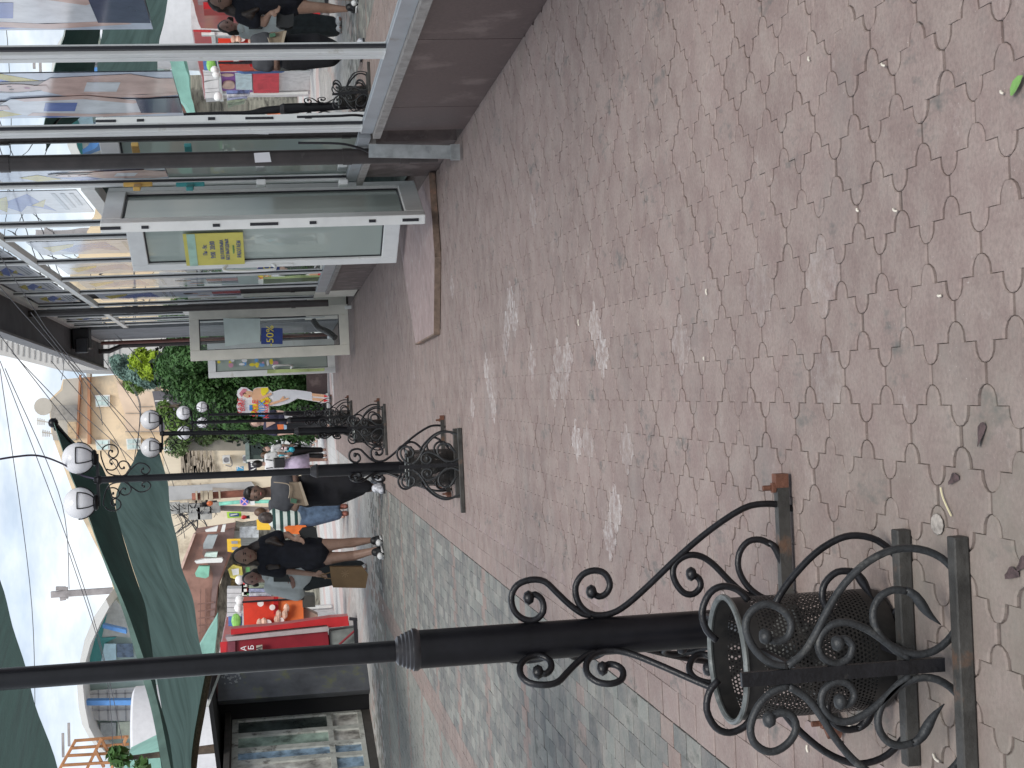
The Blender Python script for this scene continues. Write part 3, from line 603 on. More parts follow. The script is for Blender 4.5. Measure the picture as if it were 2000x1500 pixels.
def make_lamp():
    r = thing('street_lamp', (0, 0, 0), 'x', 'street lamp', 'black wrought iron lamps in a row down the middle')
    mb = MB(); mb.lathe((0, 0, 0), [(0, .0), (.047, .0), (.047, .985)], 24); raw(mb, 'lower_pole', BLACK, r)
    mb = MB(); mb.lathe((0, 0, 0), [(.047, .965), (.052, .972), (.052, .982), (.048, .984), (.048, .990), (.045, .993), (.045, .999), (.041, 1.002), (.041, 1.008), (.036, 1.011), (.036, 1.018), (.026, 1.024)], 24); raw(mb, 'collar', mat('bare_collar', (.05, .05, .055), .3, .2, 20, .5), r)
    mb = MB(); mb.lathe((0, 0, 0), [(.026, 1.02), (.026, 2.0), (.025, 2.58), (.0, 2.585)], 18); raw(mb, 'upper_pole', BLACK, r)
    for a in (0, math.radians(118), math.radians(236)):
        scroll_part('scroll_bracket', [c1, c2, c3], .0085 if a else .0085, r, a, (c1[0], c2[0], c3[0]), (lf,))
    for a in (0, math.radians(118), math.radians(236)):
        d = Vector((math.cos(a), math.sin(a), 0)); mb = MB(); mb.beam(d * .04 + Vector((0, 0, .026)), d * .375 + Vector((0, 0, .026)), .03, .03, up=(0, 0, 1))
        f = raw(mb, 'foot_bar', BARM, r, False)
        mb = MB(); p = d * .345; mb.tube([p + Vector((0, 0, .042)), p + Vector((0, 0, .075))], .007, 8); mb.tube([p + Vector((0, 0, .043)), p + Vector((0, 0, .052))], .014, 6); mb.beam(p + Vector((0, 0, .028)), p + d * .035 + Vector((0, 0, .028)), .033, .033); b_ = raw(mb, 'anchor_bolt', RUST, r, False); 
    mb = MB(); mb.beam((-.19, 0, 2.555), (.19, 0, 2.555), .022, .022, up=(0, 0, 1)); mb.lathe((0, 0, 2.53), [(0, 0), (.03, 0), (.034, .02), (.02, .04), (0, .045)], 12); raw(mb, 'crossarm', BLACK, r, False)
    for a in (0, math.radians(180 - 22)): scroll_part('upper_scroll', U, .0052, r, a, (U[0][0], U[1][0], U[2][0], U[3][-1]), sm=3)
    for s in (-1, 1):
        c = Vector((.163 * s, 0, 2.69)); mb = MB(); mb.ball(c, (.113, .113, .113), 32); g = raw(mb, 'globe', GLOBE, r); g.data.polygons.foreach_set('use_smooth', [True] * len(g.data.polygons))
        mb = MB(); mb.lathe(c, [(.02, -.135), (.05, -.13), (.062, -.115), (.05, -.10), (.03, -.10)], 16)
        for k in range(6):
            a0 = k * math.pi / 3 + .25; pts = []
            for t in (-70, -55, -40, -25, -10, 2): tt = math.radians(t); pts.append(c + Vector((math.cos(a0) * math.cos(tt), math.sin(a0) * math.cos(tt), math.sin(tt))) * .119)
            mb.tube(pts, .0045, 6)
        for k in range(3):
            a0 = k * 2 * math.pi / 3 + .25; pts = [c + Vector((math.cos(a0 + t * math.pi / 3 / 6), math.sin(a0 + t * math.pi / 3 / 6), .035)) * .1185 for t in range(7)]; mb.tube(pts, .0045, 6)
        o = mb.build('cage', BLACK, None, True); o.parent = g
    return r
def copy_tree(o, parent=None):
    c = o.copy(); COL.objects.link(c); c.parent = parent
    for ch in [x for x in bpy.data.objects if x.parent == o]: copy_tree(ch, c)
    return c
lamp = make_lamp()
specs = [(-.638, 3.75, 0, 0, 'nearest black lamp post, rising behind the closest bin, its top out of view'),
         (-.592, 11.5, .012, 0, 'second black lamp post with two white globes against the green awning'),
         (-.478, 18.4, .032, 0, 'third black lamp post with two globes in front of the beige building'),
         (-.445, 25.5, .02, 0, 'fourth lamp post, whose globe shows just left of the dark hedge'),
         (-.43, 32.5, .03, 0, 'farthest lamp post with the smallest pair of globes before the trees')]
for i, (x, y, lean, _, lb) in enumerate(specs):
    o = lamp if i == 0 else copy_tree(lamp); o.location = (x, y, 0); o.rotation_euler = (0, lean, 0); o['label'] = lb
# cable leaving the top of the second lamp
mb = MB(); mb.tube(spline([Y(186, 935, 11.5), Y(160, 928, 11.5), Y(120, 905, 11.4), Y(75, 890, 11.2), Y(30, 892, 11.), Y(-30, 902, 10.8)], 6), .007, 6); tag(mb.build('power_cable', mat('purple_grey_cable', (.06, .05, .09), .5), None, True), 'thick purple grey cable looping up from the second lamp', 'cable')
# ---------------------------------------------------------------- litter bins in scrollwork stands (local origin: bin centre)
BX, BY = -.613, 3.2
ax = Y(950 + 1430 / 2, 900 + 822 / 2, 2.82).x
def zf(pts): return [Vector((p.x - BX, p.y - BY, p.z)) for p in z9(pts, 2.82)]
fb = zf([(1175, 803), (1110, 790), (1050, 740), (1015, 670), (1020, 610), (1060, 568), (1110, 560), (1165, 590), (1192, 640), (1175, 690), (1130, 705), (1090, 685)])
fc = zf([(1175, 803), (1240, 750), (1290, 670), (1335, 580), (1400, 480), (1490, 395), (1590, 348), (1690, 345), (1780, 380), (1840, 450), (1862, 540), (1848, 630), (1800, 705), (1730, 750), (1650, 752), (1570, 715), (1520, 650), (1512, 585), (1540, 530), (1590, 505), (1640, 508)])
fd = zf([(1650, 770), (1600, 740), (1550, 700), (1480, 655), (1400, 630), (1335, 650), (1298, 705), (1312, 765), (1365, 792), (1415, 770), (1430, 722), (1400, 695), (1372, 712)])
fl = zf([(1635, 505), (1670, 520), (1700, 560), (1730, 600), (1775, 640)])
AX = ax - BX
def mirror(P): return [Vector((2 * AX - p.x, p.y, p.z + (p.x - AX) * .0)) for p in P]
def perf_mat():
    m = bpy.data.materials.new('perforated_black_steel'); m.use_nodes = True; nt = m.node_tree; b = nt.nodes['Principled BSDF']; out = nt.nodes['Material Output']
    b.inputs['Base Color'].default_value = (.018, .015, .014, 1); b.inputs['Roughness'].default_value = .5
    nt.links.new(ramp(nt, noise_n(nt, 18, 5, .6), [(.4, (.007, .007, .007)), (.7, (.022, .020, .018))]), b.inputs['Base Color'])
    tc = nt.nodes.new('ShaderNodeTexCoord'); sx = nt.nodes.new('ShaderNodeSeparateXYZ'); nt.links.new(tc.outputs['Object'], sx.inputs[0])
    def mth(op, a, b_=None):
        n = nt.nodes.new('ShaderNodeMath'); n.operation = op
        for i, v in enumerate((a, b_)):
            if v is None: continue
            if isinstance(v, (int, float)): n.inputs[i].default_value = v
            else: nt.links.new(v, n.inputs[i])
        return n.outputs[0]
    an = mth('MULTIPLY', mth('ARCTAN2', sx.outputs[1], sx.outputs[0]), .132 / .0095); zz = mth('MULTIPLY', sx.outputs[2], 1 / .0085)
    row = mth('FLOOR', zz); off = mth('MULTIPLY', mth('MODULO', mth('ABSOLUTE', row), 2.), .5)
    fx = mth('SUBTRACT', mth('FRACT', mth('ADD', an, off)), .5); fz = mth('SUBTRACT', mth('FRACT', zz), .5)
    d = mth('ADD', mth('MULTIPLY', fx, fx), mth('MULTIPLY', fz, fz)); hole = mth('LESS_THAN', d, .095)
    hole = mth('MULTIPLY', hole, mth('LESS_THAN', sx.outputs[2], .31)); hole = mth('MULTIPLY', hole, mth('GREATER_THAN', sx.outputs[2], .06))
    tr = nt.nodes.new('ShaderNodeBsdfTransparent'); mx = nt.nodes.new('ShaderNodeMixShader'); nt.links.new(hole, mx.inputs[0])
    nt.links.new(b.outputs[0], mx.inputs[1]); nt.links.new(tr.outputs[0], mx.inputs[2]); nt.links.new(mx.outputs[0], out.inputs[0]); return m
PERF = perf_mat()
def make_bin():
    r = thing('litter_bin', (0, 0, 0), 'x', 'litter bin', 'round litter bins in scrollwork stands at the feet of the lamps')
    mb = MB(); mb.lathe((0, 0, 0), [(.0, .012), (.128, .012), (.1305, .02), (.1305, .345)], 48); raw(mb, 'basket', PERF, r)
    mb = MB(); R_ = .133; mb.tube([(R_ * math.cos(t * math.pi / 24), R_ * math.sin(t * math.pi / 24), .35) for t in range(49)], .0068, 8, cap=False); raw(mb, 'rim', mat('worn_rim', (.13, .14, .135), .35, .25, 30, .4, dirt=((.25, .26, .25), 25, .55)), r)
    mb = MB()
    for k in range(26):
        a = random.uniform(0, 6.28); q = random.uniform(0, .1); mb.box((q * math.cos(a), q * math.sin(a), random.uniform(.16, .235)), (random.uniform(.02, .06), random.uniform(.02, .06), random.uniform(.005, .03)), rot=Matrix.Rotation(random.uniform(0, 3), 3, (random.random(), random.random(), random.random())))
    raw(mb, 'rubbish', mat('dark_rubbish', (.08, .08, .075), .8, .9, 25), r, False)
    mb = MB(); b0 = z9([(995, 845)], 2.82)[0]; 
    mb.beam((AX, b0.y - BY, b0.z), (AX, b0.y - BY, .03), .027, .012, up=(0, 1, 0)); raw(mb, 'stand_bar', SCROLL, r, False)
    mb = MB(); mb.beam((AX, b0.y - BY, .315), (AX, -.13, .315), .02, .012, up=(0, 0, 1)); mb.beam((AX, b0.y - BY, .05), (AX, -.13, .05), .02, .012, up=(0, 0, 1)); raw(mb, 'bracket_strap', SCROLL, r, False)
    for P in ((fb, fc, fd), tuple(mirror(c) for c in (fb, fc, fd))):
        l = fl if P[0] is fb else mirror(fl); scroll_part('scroll_panel', P, .0078, r, 0, (P[2][-1], P[0][-1]), (l,), m=mat('worn_scroll_iron', (.022, .024, .026), .5, .35, 16, .1, .3, 80, dirt=((.085, .085, .08), 12, .58)))
    # middle panel around the basket
    def zm(pts): return [Vector((p.x - BX, p.y - BY, p.z)) for p in z9(pts, 3.12)]
    ma = zm([(1130, 560), (1150, 520), (1200, 450), (1285, 362), (1375, 306), (1450, 292), (1530, 312), (1598, 370), (1635, 440), (1636, 520), (1600, 590), (1540, 630), (1450, 640), (1360, 610), (1315, 545), (1322, 480), (1370, 435), (1425, 432)])
    mbn = zm([(1023, 545), (985, 505), (925, 490), (872, 518), (843, 590), (860, 660), (900, 700)])
    ml = zm([(1420, 430), (1450, 445), (1475, 480), (1495, 515), (1515, 545)])
    def mir2(P): return [Vector((-p.x + .03, p.y, p.z)) for p in P]
    scroll_part('scroll_panel', (ma, mbn), .0078, r, 0, (), (ml,)); scroll_part('scroll_panel', tuple(mir2(c) for c in (ma, mbn)), .0078, r, 0, (), (mir2(ml),))
    for y_, x0, x1 in ((2.762 - BY, -.30, .285), (3.03 - BY, -.215, .275)):
        mb = MB(); mb.beam((x0, y_, .017), (x1, y_, .017), .034, .030, up=(0, 0, 1)); f = raw(mb, 'foot_bar', BARM, r, False); bevel(f, .003)
    mb = MB(); mb.tube([(.03, .13, .25), (.01, .5, .25)], .012, 8); raw(mb, 'post_bracket', SCROLL, r)
    return r
bin_ = make_bin()
bl = ['nearest litter bin, large, with a worn rim and perforated sides', 'second litter bin, at the foot of the lamp with the green awning behind its globes', 'third litter bin, small in the distance at the foot of the third lamp', 'fourth litter bin, mostly hidden behind the third lamp and its bin']
for i, (x, y) in enumerate(((BX, BY), (-.571, 10.95), (-.47, 17.85), (-.43, 24.95))):
    o = bin_ if i == 0 else copy_tree(bin_); o.location = (x, y, 0); o['label'] = bl[i]
    if i == 2: o.rotation_euler = (0, 0, .06)
# ---------------------------------------------------------------- green shade cloths
def cloth_mat(name, c, tr, rough=.85, scale=2.5, fold=.5, stretch=(1, 1, 1)):
    m = mat(name, c, rough, .22, scale, 0, fold, 14, stretch=stretch, trans=tr); return m
def sheet(edgeA, edgeB, n=40, m_=10, sag=.12, wr=.03, seed=0):
    A = resample(spline(edgeA, 6), n); B = resample(spline(edgeB, 6), n); mb = MB(); V = []
    for i in range(n):
        for j in range(m_):
            t = j / (m_ - 1); p = A[i].lerp(B[i], t); p = p.copy()
            p.z -= sag * math.sin(math.pi * t); q = noise.noise(Vector((p.x * 1.6 + seed, p.y * .5, p.z * 1.6))); p.z += wr * q * (1 if 0 < j < m_ - 1 else .4); V.append(p)
    mb.add(V, [(i * m_ + j, i * m_ + j + 1, (i + 1) * m_ + j + 1, (i + 1) * m_ + j) for i in range(n - 1) for j in range(m_ - 1)]); return mb
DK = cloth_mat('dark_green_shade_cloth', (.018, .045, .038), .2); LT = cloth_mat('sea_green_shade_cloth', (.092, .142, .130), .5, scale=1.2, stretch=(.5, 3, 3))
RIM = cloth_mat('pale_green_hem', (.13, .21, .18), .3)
def E_(pts): return [Y(x, y, d) for x, y, d in pts]
up = E_([(105, 826, 18.6), (120, 872, 18.3), (137, 925, 18), (170, 1005, 17.5), (205, 1100, 16.8), (236, 1180, 16.2), (258, 1250, 15.7), (278, 1320, 15.2), (297, 1390, 14.7), (318, 1500, 14), (340, 1620, 13.4)])
midl = E_([(113, 830, 19.6), (150, 868, 19.6), (196, 905, 19.5), (228, 1000, 19.2), (256, 1100, 18.8), (280, 1180, 18.4), (291, 1250, 18.), (302, 1320, 17.6), (315, 1390, 17.2), (334, 1500, 16.6), (356, 1620, 16)])
awn = thing('shade_awning', (-1.5, 18, 2.6), 'long green shade cloth awning slung from a high pole down to the left stalls', 'awning')
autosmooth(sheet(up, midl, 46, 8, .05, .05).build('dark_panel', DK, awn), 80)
hem = [p + (Vector((0, -.02, 0))) for p in up]
mb = MB(); hh = resample(spline(up, 5), 50); W_ = [max(.006, .07 * min(1, max(0, (i - 14) / 20))) for i in range(50)]
mb.add([p + Vector((0, -.03, 0)) for p in hh] + [p + Vector((.02, -.05, -w_)) for p, w_ in zip(hh, W_)], [(i, i + 1, 51 + i, 50 + i) for i in range(49)]); mb.build('hem', RIM, awn)
topl = E_([(270, 877, 24), (262, 900, 23.4), (240, 935, 22.4), (226, 985, 20.4), (256, 1100, 19.2), (280, 1180, 18.6), (291, 1250, 18.2), (302, 1320, 17.8), (315, 1390, 17.4), (334, 1500, 16.8), (356, 1620, 16.2)])
botl = E_([(313, 886, 24.3), (321, 920, 24), (333, 1000, 23.6), (345, 1060, 23.2), (355, 1110, 22.9), (378, 1182, 22.3), (391, 1262, 21.5), (403, 1335, 20.9), (394, 1390, 20.3), (376, 1495, 19.5), (372, 1620, 18.9)])
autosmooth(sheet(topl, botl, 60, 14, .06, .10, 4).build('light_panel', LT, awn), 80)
mb = MB(); mb.tube([Y(103, 818, 18.7), Y(112, 840, 18.7)], .035, 8); mb.ball(Y(104, 826, 18.6), .06, 10); mb.tube([Y(108, 828, 18.7), Y(150, 880, 18.9)], .02, 6); mb.build('pole_tip', BLACK, awn, True)
# near canopy corner
na = E_([(-60, 1015, 6.5), (0, 1137, 6.2), (27, 1222, 6), (55, 1300, 5.8), (74, 1380, 5.6), (108, 1480, 5.4), (130, 1600, 5.2)])
nb = [p + Vector((-2.6, -.4, .9)) for p in na]
mesh_c = cloth_mat('dark_green_netting', (.012, .034, .028), .12, .8, 5, .6, (1, 6, 1))
tag(autosmooth(sheet(na, nb, 26, 12, .12, .05, 9).build('shade_net', mesh_c, None, org=(-1, 5.5, 2.2)), 80), 'dark green shade netting overhead in the near top left corner', 'netting')
# ---------------------------------------------------------------- market stalls on the left
def wallbox(mb, a, b, z0, z1, th):  # vertical wall from a to b (xy), thickness away to the left
    a = Vector((a[0], a[1], z0)); b = Vector((b[0], b[1], z0)); d = (b - a).normalized(); n = Vector((-d.y, d.x, 0)); mb.prism([a, b, b + n * th, a + n * th], (0, 0, z1 - z0)); return mb
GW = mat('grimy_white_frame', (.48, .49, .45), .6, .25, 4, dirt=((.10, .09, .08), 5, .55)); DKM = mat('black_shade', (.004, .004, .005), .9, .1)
st = thing('market_stall', (-4.75, 21, 0), 'grimy white framed market stall with poster windows under the left end of the awning', 'stall')
sx0, sx1 = G(741, 1500), G(722, 1385)
def sw(t): return Vector((sx0.x + (sx1.x - sx0.x) * t, sx0.y + (sx1.y - sx0.y) * t, 0))
zt = 2.06
base = mat('stall_base_metal', (.06, .055, .05), .7)
mb = MB(); wallbox(mb, sw(-.8), sw(1), 0, .12, .6); mb.build('base', base, st)
posterc = [('faded_green_print', (.26, .34, .29)), ('faded_brown_print', (.42, .35, .32)), ('faded_blue_print', (.26, .38, .50)), ('faded_red_print', (.35, .09, .09)), ('pale_print', (.52, .50, .46)), ('dark_window', (.06, .075, .07))]
us = [-.8, -.5, -.22, .02, .27, .47, .72, 1.0]
for i, (a, b) in enumerate(zip(us, us[1:])):
    p, q = sw(a), sw(b); d = (q - p); mb = MB(); g = .03 / d.length
    for u0, u1, w0, w1 in ((0, g * 2, .13, zt), (1 - g * 2, 1, .13, zt), (g * 2, 1 - g * 2, .13, .2), (g * 2, 1 - g * 2, .58, .66), (g * 2, 1 - g * 2, zt - .09, zt)):
        c0, c1_ = p + d * u0, p + d * u1; wallbox(mb, c0, c1_, w0, w1, .05)
    o = mb.build('window_frame', GW, st)
    k = i % 5; mb = MB(); n = Vector((-d.y, d.x, 0)).normalized() * .03
    mb.quad(p + n + Vector((0, 0, .66)), q + n + Vector((0, 0, .66)), q + n + Vector((0, 0, zt)), p + n + Vector((0, 0, zt)))
    mb.build('pane', mat(*posterc[(5, 1, 0, 4, 2, 0, 5)[i]], .25, .8, 3), o)
    mb = MB(); mb.quad(p + n + Vector((0, 0, .2)), q + n + Vector((0, 0, .2)), q + n + Vector((0, 0, .58)), p + n + Vector((0, 0, .58))); mb.build('lower_panel', mat(*posterc[(3, 3, 3, 2, 2, 4, 4)[i]], .4, .5, 6), o)
mb = MB(); wallbox(mb, sw(-.8) + Vector((.2, 0, 0)), sw(1) + Vector((.15, .2, 0)), zt + .02, zt + .1, 2.4); mb.build('roof', mat('tar_paper_roof', (.05, .045, .04), .9), st)
# bent wooden roof pole, wires
mb = MB(); mb.tube(spline(E_([(412, 1300, 20.5), (405, 1330, 20.3), (392, 1400, 19.9), (383, 1450, 19.7), (376, 1510, 19.4)])), [.045] * 21, 8); mb.build('roof_pole', mat('weathered_wood', (.10, .075, .045), .85, .4, 9, stretch=(3, 3, 12)), st, True)
mb = MB(); mb.beam(Y(428, 1318, 20.6), Y(405, 1380, 20.6), .05, .03); mb.build('white_lath', mat('white_lath', (.45, .46, .44), .6), st)
# dark roller shutter end + black gap
kd = thing('dark_kiosk', (-4.4, 24, 0), 'dark grey graffitied kiosk side panel beyond the nearest lamp post', 'kiosk')
k0, k1 = G(723, 1347), G(716, 1292)
mb = MB(); gp = mat('graffiti_grey_panel', (.085, .09, .10), .6, .3, 2.5, dirt=((.14, .15, .07), 2.6, .56)); mb.prism([Vector((k0.x, k0.y, 0)), Vector((k1.x, k1.y, 0)), Vector((k1.x, k1.y + .2, 0)), Vector((k0.x - .1, k0.y + .2, 0))], (0, 0, 2.25)); mb.build('side_panel', gp, kd)
mb = MB()
for i in range(26):
    t = random.uniform(.55, .95); mb.disc((k0.x + (k1.x - k0.x) * t * 1., k0.y + (k1.y - k0.y) * t - .012, random.uniform(1.9, 2.2)), random.uniform(.01, .03), random.uniform(.008, .02), 6, th=.003)
mb.build('scribbles', mat('grey_scribble', (.35, .36, .36), .8), kd)
mb = MB(); mb.prism([Vector((k0.x - 1.6, k0.y + .9, 0)), Vector((k0.x, k0.y + .3, 0)), Vector((k0.x, k0.y + .5, 0)), Vector((k0.x - 1.6, k0.y + 1.2, 0))], (0, 0, 2.3)); mb.build('gap_shade_sheet', DKM, kd)  # near-black sheet stands in for the deep shade in the gap
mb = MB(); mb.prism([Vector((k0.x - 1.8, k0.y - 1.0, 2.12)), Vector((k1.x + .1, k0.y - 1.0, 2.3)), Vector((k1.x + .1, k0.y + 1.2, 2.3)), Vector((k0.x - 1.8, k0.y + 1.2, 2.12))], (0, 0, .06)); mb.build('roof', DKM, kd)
# red kiosk
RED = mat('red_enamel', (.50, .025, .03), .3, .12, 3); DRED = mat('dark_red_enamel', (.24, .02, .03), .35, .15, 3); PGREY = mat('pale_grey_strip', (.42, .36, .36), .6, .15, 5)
rk = thing('red_kiosk', (-4.0, 26.2, 0), 'glossy red kiosk with a grey strip, white letters and a dark wheeled base', 'kiosk')
def flat(pts, d, th, name, m, parent, dd=None):
    mb = MB(); mb.prism([Y(x, y, d + (dd[i] if dd else 0)) for i, (x, y) in enumerate(pts)], (0, th, 0)); return mb.build(name, m, parent)
def zk(*pts): return [(400 + x / 5.882, 1120 + y / 5.882) for x, y in pts]
flat(zk((300, 640), (500, 620), (700, 605), (1000, 570), (1450, 505), (1645, 490), (1655, 600), (1420, 625), (1400, 590), (900, 640), (300, 705)), 26.0, .3, 'door_edge', RED, rk)
flat(zk((235, 735), (1420, 610), (1415, 665), (700, 735), (260, 780)), 25.96, .3, 'grey_strip', PGREY, rk)
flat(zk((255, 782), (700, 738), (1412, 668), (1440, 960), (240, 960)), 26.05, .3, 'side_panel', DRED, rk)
flat(zk((265, 785), (350, 778), (350, 1000), (265, 1000)), 26.0, .05, 'frame_post', mat('maroon_post', (.22, .05, .07), .5), rk)
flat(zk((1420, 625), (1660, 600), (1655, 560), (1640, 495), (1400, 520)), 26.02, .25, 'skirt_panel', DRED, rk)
flat(zk((1430, 660), (1720, 625), (1740, 940), (1450, 960)), 26.1, .3, 'lower_panel', mat('grey_sheet', (.20, .22, .21), .7), rk)
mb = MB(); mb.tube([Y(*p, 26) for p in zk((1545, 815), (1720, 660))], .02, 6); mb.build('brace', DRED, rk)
mb = MB(); mb.beam(Y(*zk((1725, 530))[0], 26), Y(*zk((1750, 960))[0], 26), .06, .06); mb.beam(Y(*zk((1660, 520))[0], 26), Y(*zk((1770, 530))[0], 26), .05, .05); mb.beam(Y(*zk((1775, 640))[0], 26), Y(*zk((1790, 800))[0], 26), .09, .06); mb.build('wheel_frame', GASKET, rk)
flat(zk((590, 830), (660, 820), (665, 905), (595, 905)), 25.94, .03, 'letter_plate', mat('beige_plate', (.40, .36, .30), .6), rk)
lw = mat('letter_white', (.7, .7, .7), .5)
for s_, xx, yy in (('КА', 450, 890), ('АБ', 535, 880)): text('lettering', s_, .13, lw, Y(*zk((xx, yy))[0], 25.93), Rv, Uv, rk, .003)
text('lettering', 'А', .13, mat('letter_black', (.02, .02, .02), .5), Y(*zk((630, 862))[0], 25.92), Rv, Uv, rk, .003)
# the street side of the kiosk row: what the shop windows mirror
mb = MB(); mb.prism([Vector((-4.12, 26.35, .35)), Vector((-4.82, 30.5, .35)), Vector((-6, 30.5, .35)), Vector((-5.6, 26.35, .35))], (0, 0, 1.95)); mb.build('body', RED, rk)
# clothes shop in the same row, seen in the window reflections
ck = thing('clothes_kiosk', (-5.2, 35, 0), 'white framed clothes kiosk with a red banner behind the fridge, mirrored in the shop windows', 'kiosk')
mb = MB(); mb.box((-6.2, 35, 1.27), (2, 6, 2.54)); mb.build('body', mat('shop_white_panel', (.62, .6, .6), .6), ck)
mb = MB(); mb.box((-5.18, 35, 2.33), (.05, 6, .36)); bn_ = mb.build('banner', RED, ck)
mb = MB(); mb.box((-5.18, 36.1, 1.75), (.05, 1.9, .76)); pp = mb.build('poster', mat('violet_print', (.22, .05, .30), .5), ck)
mb = MB()
for y_ in (35.7, 36.5): mb.disc((-5.15, y_, 1.92), .22, .15, 14, 'x', -.02)
mb.build('faces', mat('printed_skin', (.62, .42, .34), .5), pp)
mb = MB(); mb.box((-5.15, 36.1, 1.56), (.03, 1.3, .38)); mb.build('printed_shirts', mat('printed_shirt', (.55, .68, .72), .5), pp)
mb = MB()
for y_ in (32.1, 33.4, 34.7, 35.05, 37.2): mb.box((-5.14, y_, 1.2), (.06, .12, 2.3))
mb.box((-5.13, 35, 2.12), (.06, 6, .08)); mb.build('white_frames', WHITE, ck)
mb = MB(); mb.box((-5.16, 36.1, 1.05), (.05, 1.9, .6)); mb.build('red_clothes', mat('red_fabric', (.6, .05, .07), .8), ck)
for y_, c_ in ((33.0, (.05, .05, .06)), (33.9, (.30, .10, .06)), (34.3, (.08, .16, .35))):
    mb = MB(); mb.cap((-5.05, y_, 1.5), (-5.05, y_, .8), .24, .2); mb.ball((-5.05, y_, 1.78), (.1, .1, .13), 10); mb.build('dummy', mat('dummy_cloth_%d' % int(y_ * 10), c_, .8), ck, True)
# ice cream freezer standing beyond
fz = thing('drinks_fridge', (-3.6, 30, 0), 'upright red and orange fridge with round white badges beside the red kiosk', 'fridge')
ORG = mat('orange_panel', (.80, .20, .06), .4, .1, 3); TOM = mat('tomato_panel', (.72, .06, .03), .4, .12, 3)
flat(zk((440, 315), (835, 310), (835, 560), (450, 605)), 29.5, .6, 'upper_panel', TOM, fz)
flat(zk((838, 300), (1130, 310), (1135, 520), (838, 560)), 29.5, .6, 'lower_panel', ORG, fz)
flat(zk((790, 270), (845, 270), (845, 470), (790, 470)), 29.45, .05, 'band', RED, fz)
flat(zk((1120, 250), (1265, 255), (1270, 385), (1125, 392)), 29.4, .5, 'crate', mat('dark_grey_crate', (.05, .055, .05), .7), fz)
flat(zk((1135, 400), (1300, 480), (1300, 500), (1135, 515)), 29.6, .4, 'base', mat('beige_base', (.4, .3, .24), .7), fz)
mb = MB(); mb.tube([Y(*p, 29.4) for p in zk((430, 330), (750, 310), (1130, 290))], .02, 6); mb.build('door_rail', GASKET, fz)
mb = MB()
for xx, yy, r_ in ((640, 345, .06), (775, 390, .055), (725, 572, .07), (870, 545, .07)): mb.disc(Y(*zk((xx, yy))[0], 29.4), r_, r_, 14)
mb.build('badge', mat('badge_white', (.8, .75, .72), .5), fz)
for xx, yy in ((630, 570), (680, 560), (830, 530), (850, 470), (920, 470), (940, 400)):
    mb = MB(); mb.ball(Y(*zk((xx, yy))[0], 29.4), (.09, .04, .06), 8); mb.build('ice_cream_picture', mat('ice_cream_colours', (.62, .42, .32), .6, .5, 6), fz)
# white display cabinets and blue panels behind
dc = thing('display_cabinet', (-4.6, 33, 0), 'white stacked display cabinet with a blue and green panel on top of the stall row', 'cabinet')
for i in range(6): flat(zk((255, 175 + i * 55), (420, 175 + i * 55), (420, 225 + i * 55), (255, 225 + i * 55)), 33, .5, 'drawer', mat('cabinet_white', (.62, .62, .62), .5, .1), dc)
flat(zk((270, 500), (425, 500), (425, 610), (270, 605)), 32.9, .5, 'blue_panel', mat('blue_panel', (.10, .2, .5), .5), dc)
mb = MB(); mb.ball(Y(*zk((360, 545))[0], 32.85), (.16, .04, .1), 12); mb.build('green_leaf_mark', mat('leaf_green', (.25, .55, .12), .5), dc)
mb = MB()
for yy in (75, 305, 395): mb.ball(Y(*zk((395 + random.uniform(-15, 15), yy))[0], 31.5), (.10, .10, .09), 12)
mb.build('round_lamp', mat('white_shade', (.8, .8, .78), .5), dc, True)
for i, c_ in enumerate(((.25, .3, .22), (.38, .42, .6), (.6, .62, .68), (.2, .26, .5))): flat(zk((510, 130 + i * 45), (700 + i * 20, 130 + i * 45), (720 + i * 20, 168 + i * 45), (505, 168 + i * 45)), 34, .3, 'shelf_row', mat('shelf_%d_colour' % i, c_, .6, .5, 8), dc)
# ---------------------------------------------------------------- background buildings
def zr(*pts): return [(90 + x / 5.556, 720 + y / 5.556) for x, y in pts]
def zo(*pts): return [(320 + x / 9.375, 820 + y / 9.375) for x, y in pts]
def zq(*pts): return [(320 + x / 9.375, 960 + y / 9.375) for x, y in pts]
def z7(*pts): return [(x / 3.75, 1100 + y / 3.75) for x, y in pts]
beige = mat('sunlit_ochre_render', (.70, .56, .39), .9, .12, .6, dirt=((.50, .42, .31), .5, .5), stretch=(2.2, 1, .5))
beige2 = mat('pale_ochre_render', (.72, .63, .49), .9, .12, .5, dirt=((.48, .40, .30), .7, .52), stretch=(3, 1, .4))
roofg = mat('grey_attic_sheet', (.42, .39, .34), .8, .15, .7); brownp = mat('brown_cornice', (.36, .17, .09), .7, .2, 1)
bb = thing('beige_building', (4, 70, 0), 'tall sunlit beige building with white windows and a brown cornice', 'building')
flat([(100, 845), (96, 800), (97, 780), (118, 760), (123, 741), (163, 737), (250, 730), (400, 700), (640, 690), (640, 1230), (240, 1250), (215, 1120), (160, 1010), (120, 900)], 70, 9, 'wall', beige, bb)
flat([(98, 782), (122, 762), (124, 742), (155, 738), (152, 822), (148, 860), (104, 860), (98, 810)], 69.9, .2, 'attic', roofg, bb)
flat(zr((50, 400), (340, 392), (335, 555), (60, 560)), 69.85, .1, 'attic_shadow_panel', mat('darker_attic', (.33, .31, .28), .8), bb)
flat(zr((230, 580), (330, 575), (330, 760), (240, 760)), 69.85, .1, 'attic_panel', mat('tan_panel', (.55, .42, .27), .8), bb)
flat(zr((357, 65), (378, 65), (345, 760), (327, 760)), 69.7, .3, 'cornice', brownp, bb)
flat(zr((447, 90), (476, 90), (480, 820), (448, 820)), 69.6, .4, 'cornice', brownp, bb)
flat(zr((430, 15), (475, 15), (478, 92), (440, 92)), 69.5, .8, 'chimney', roofg, bb)
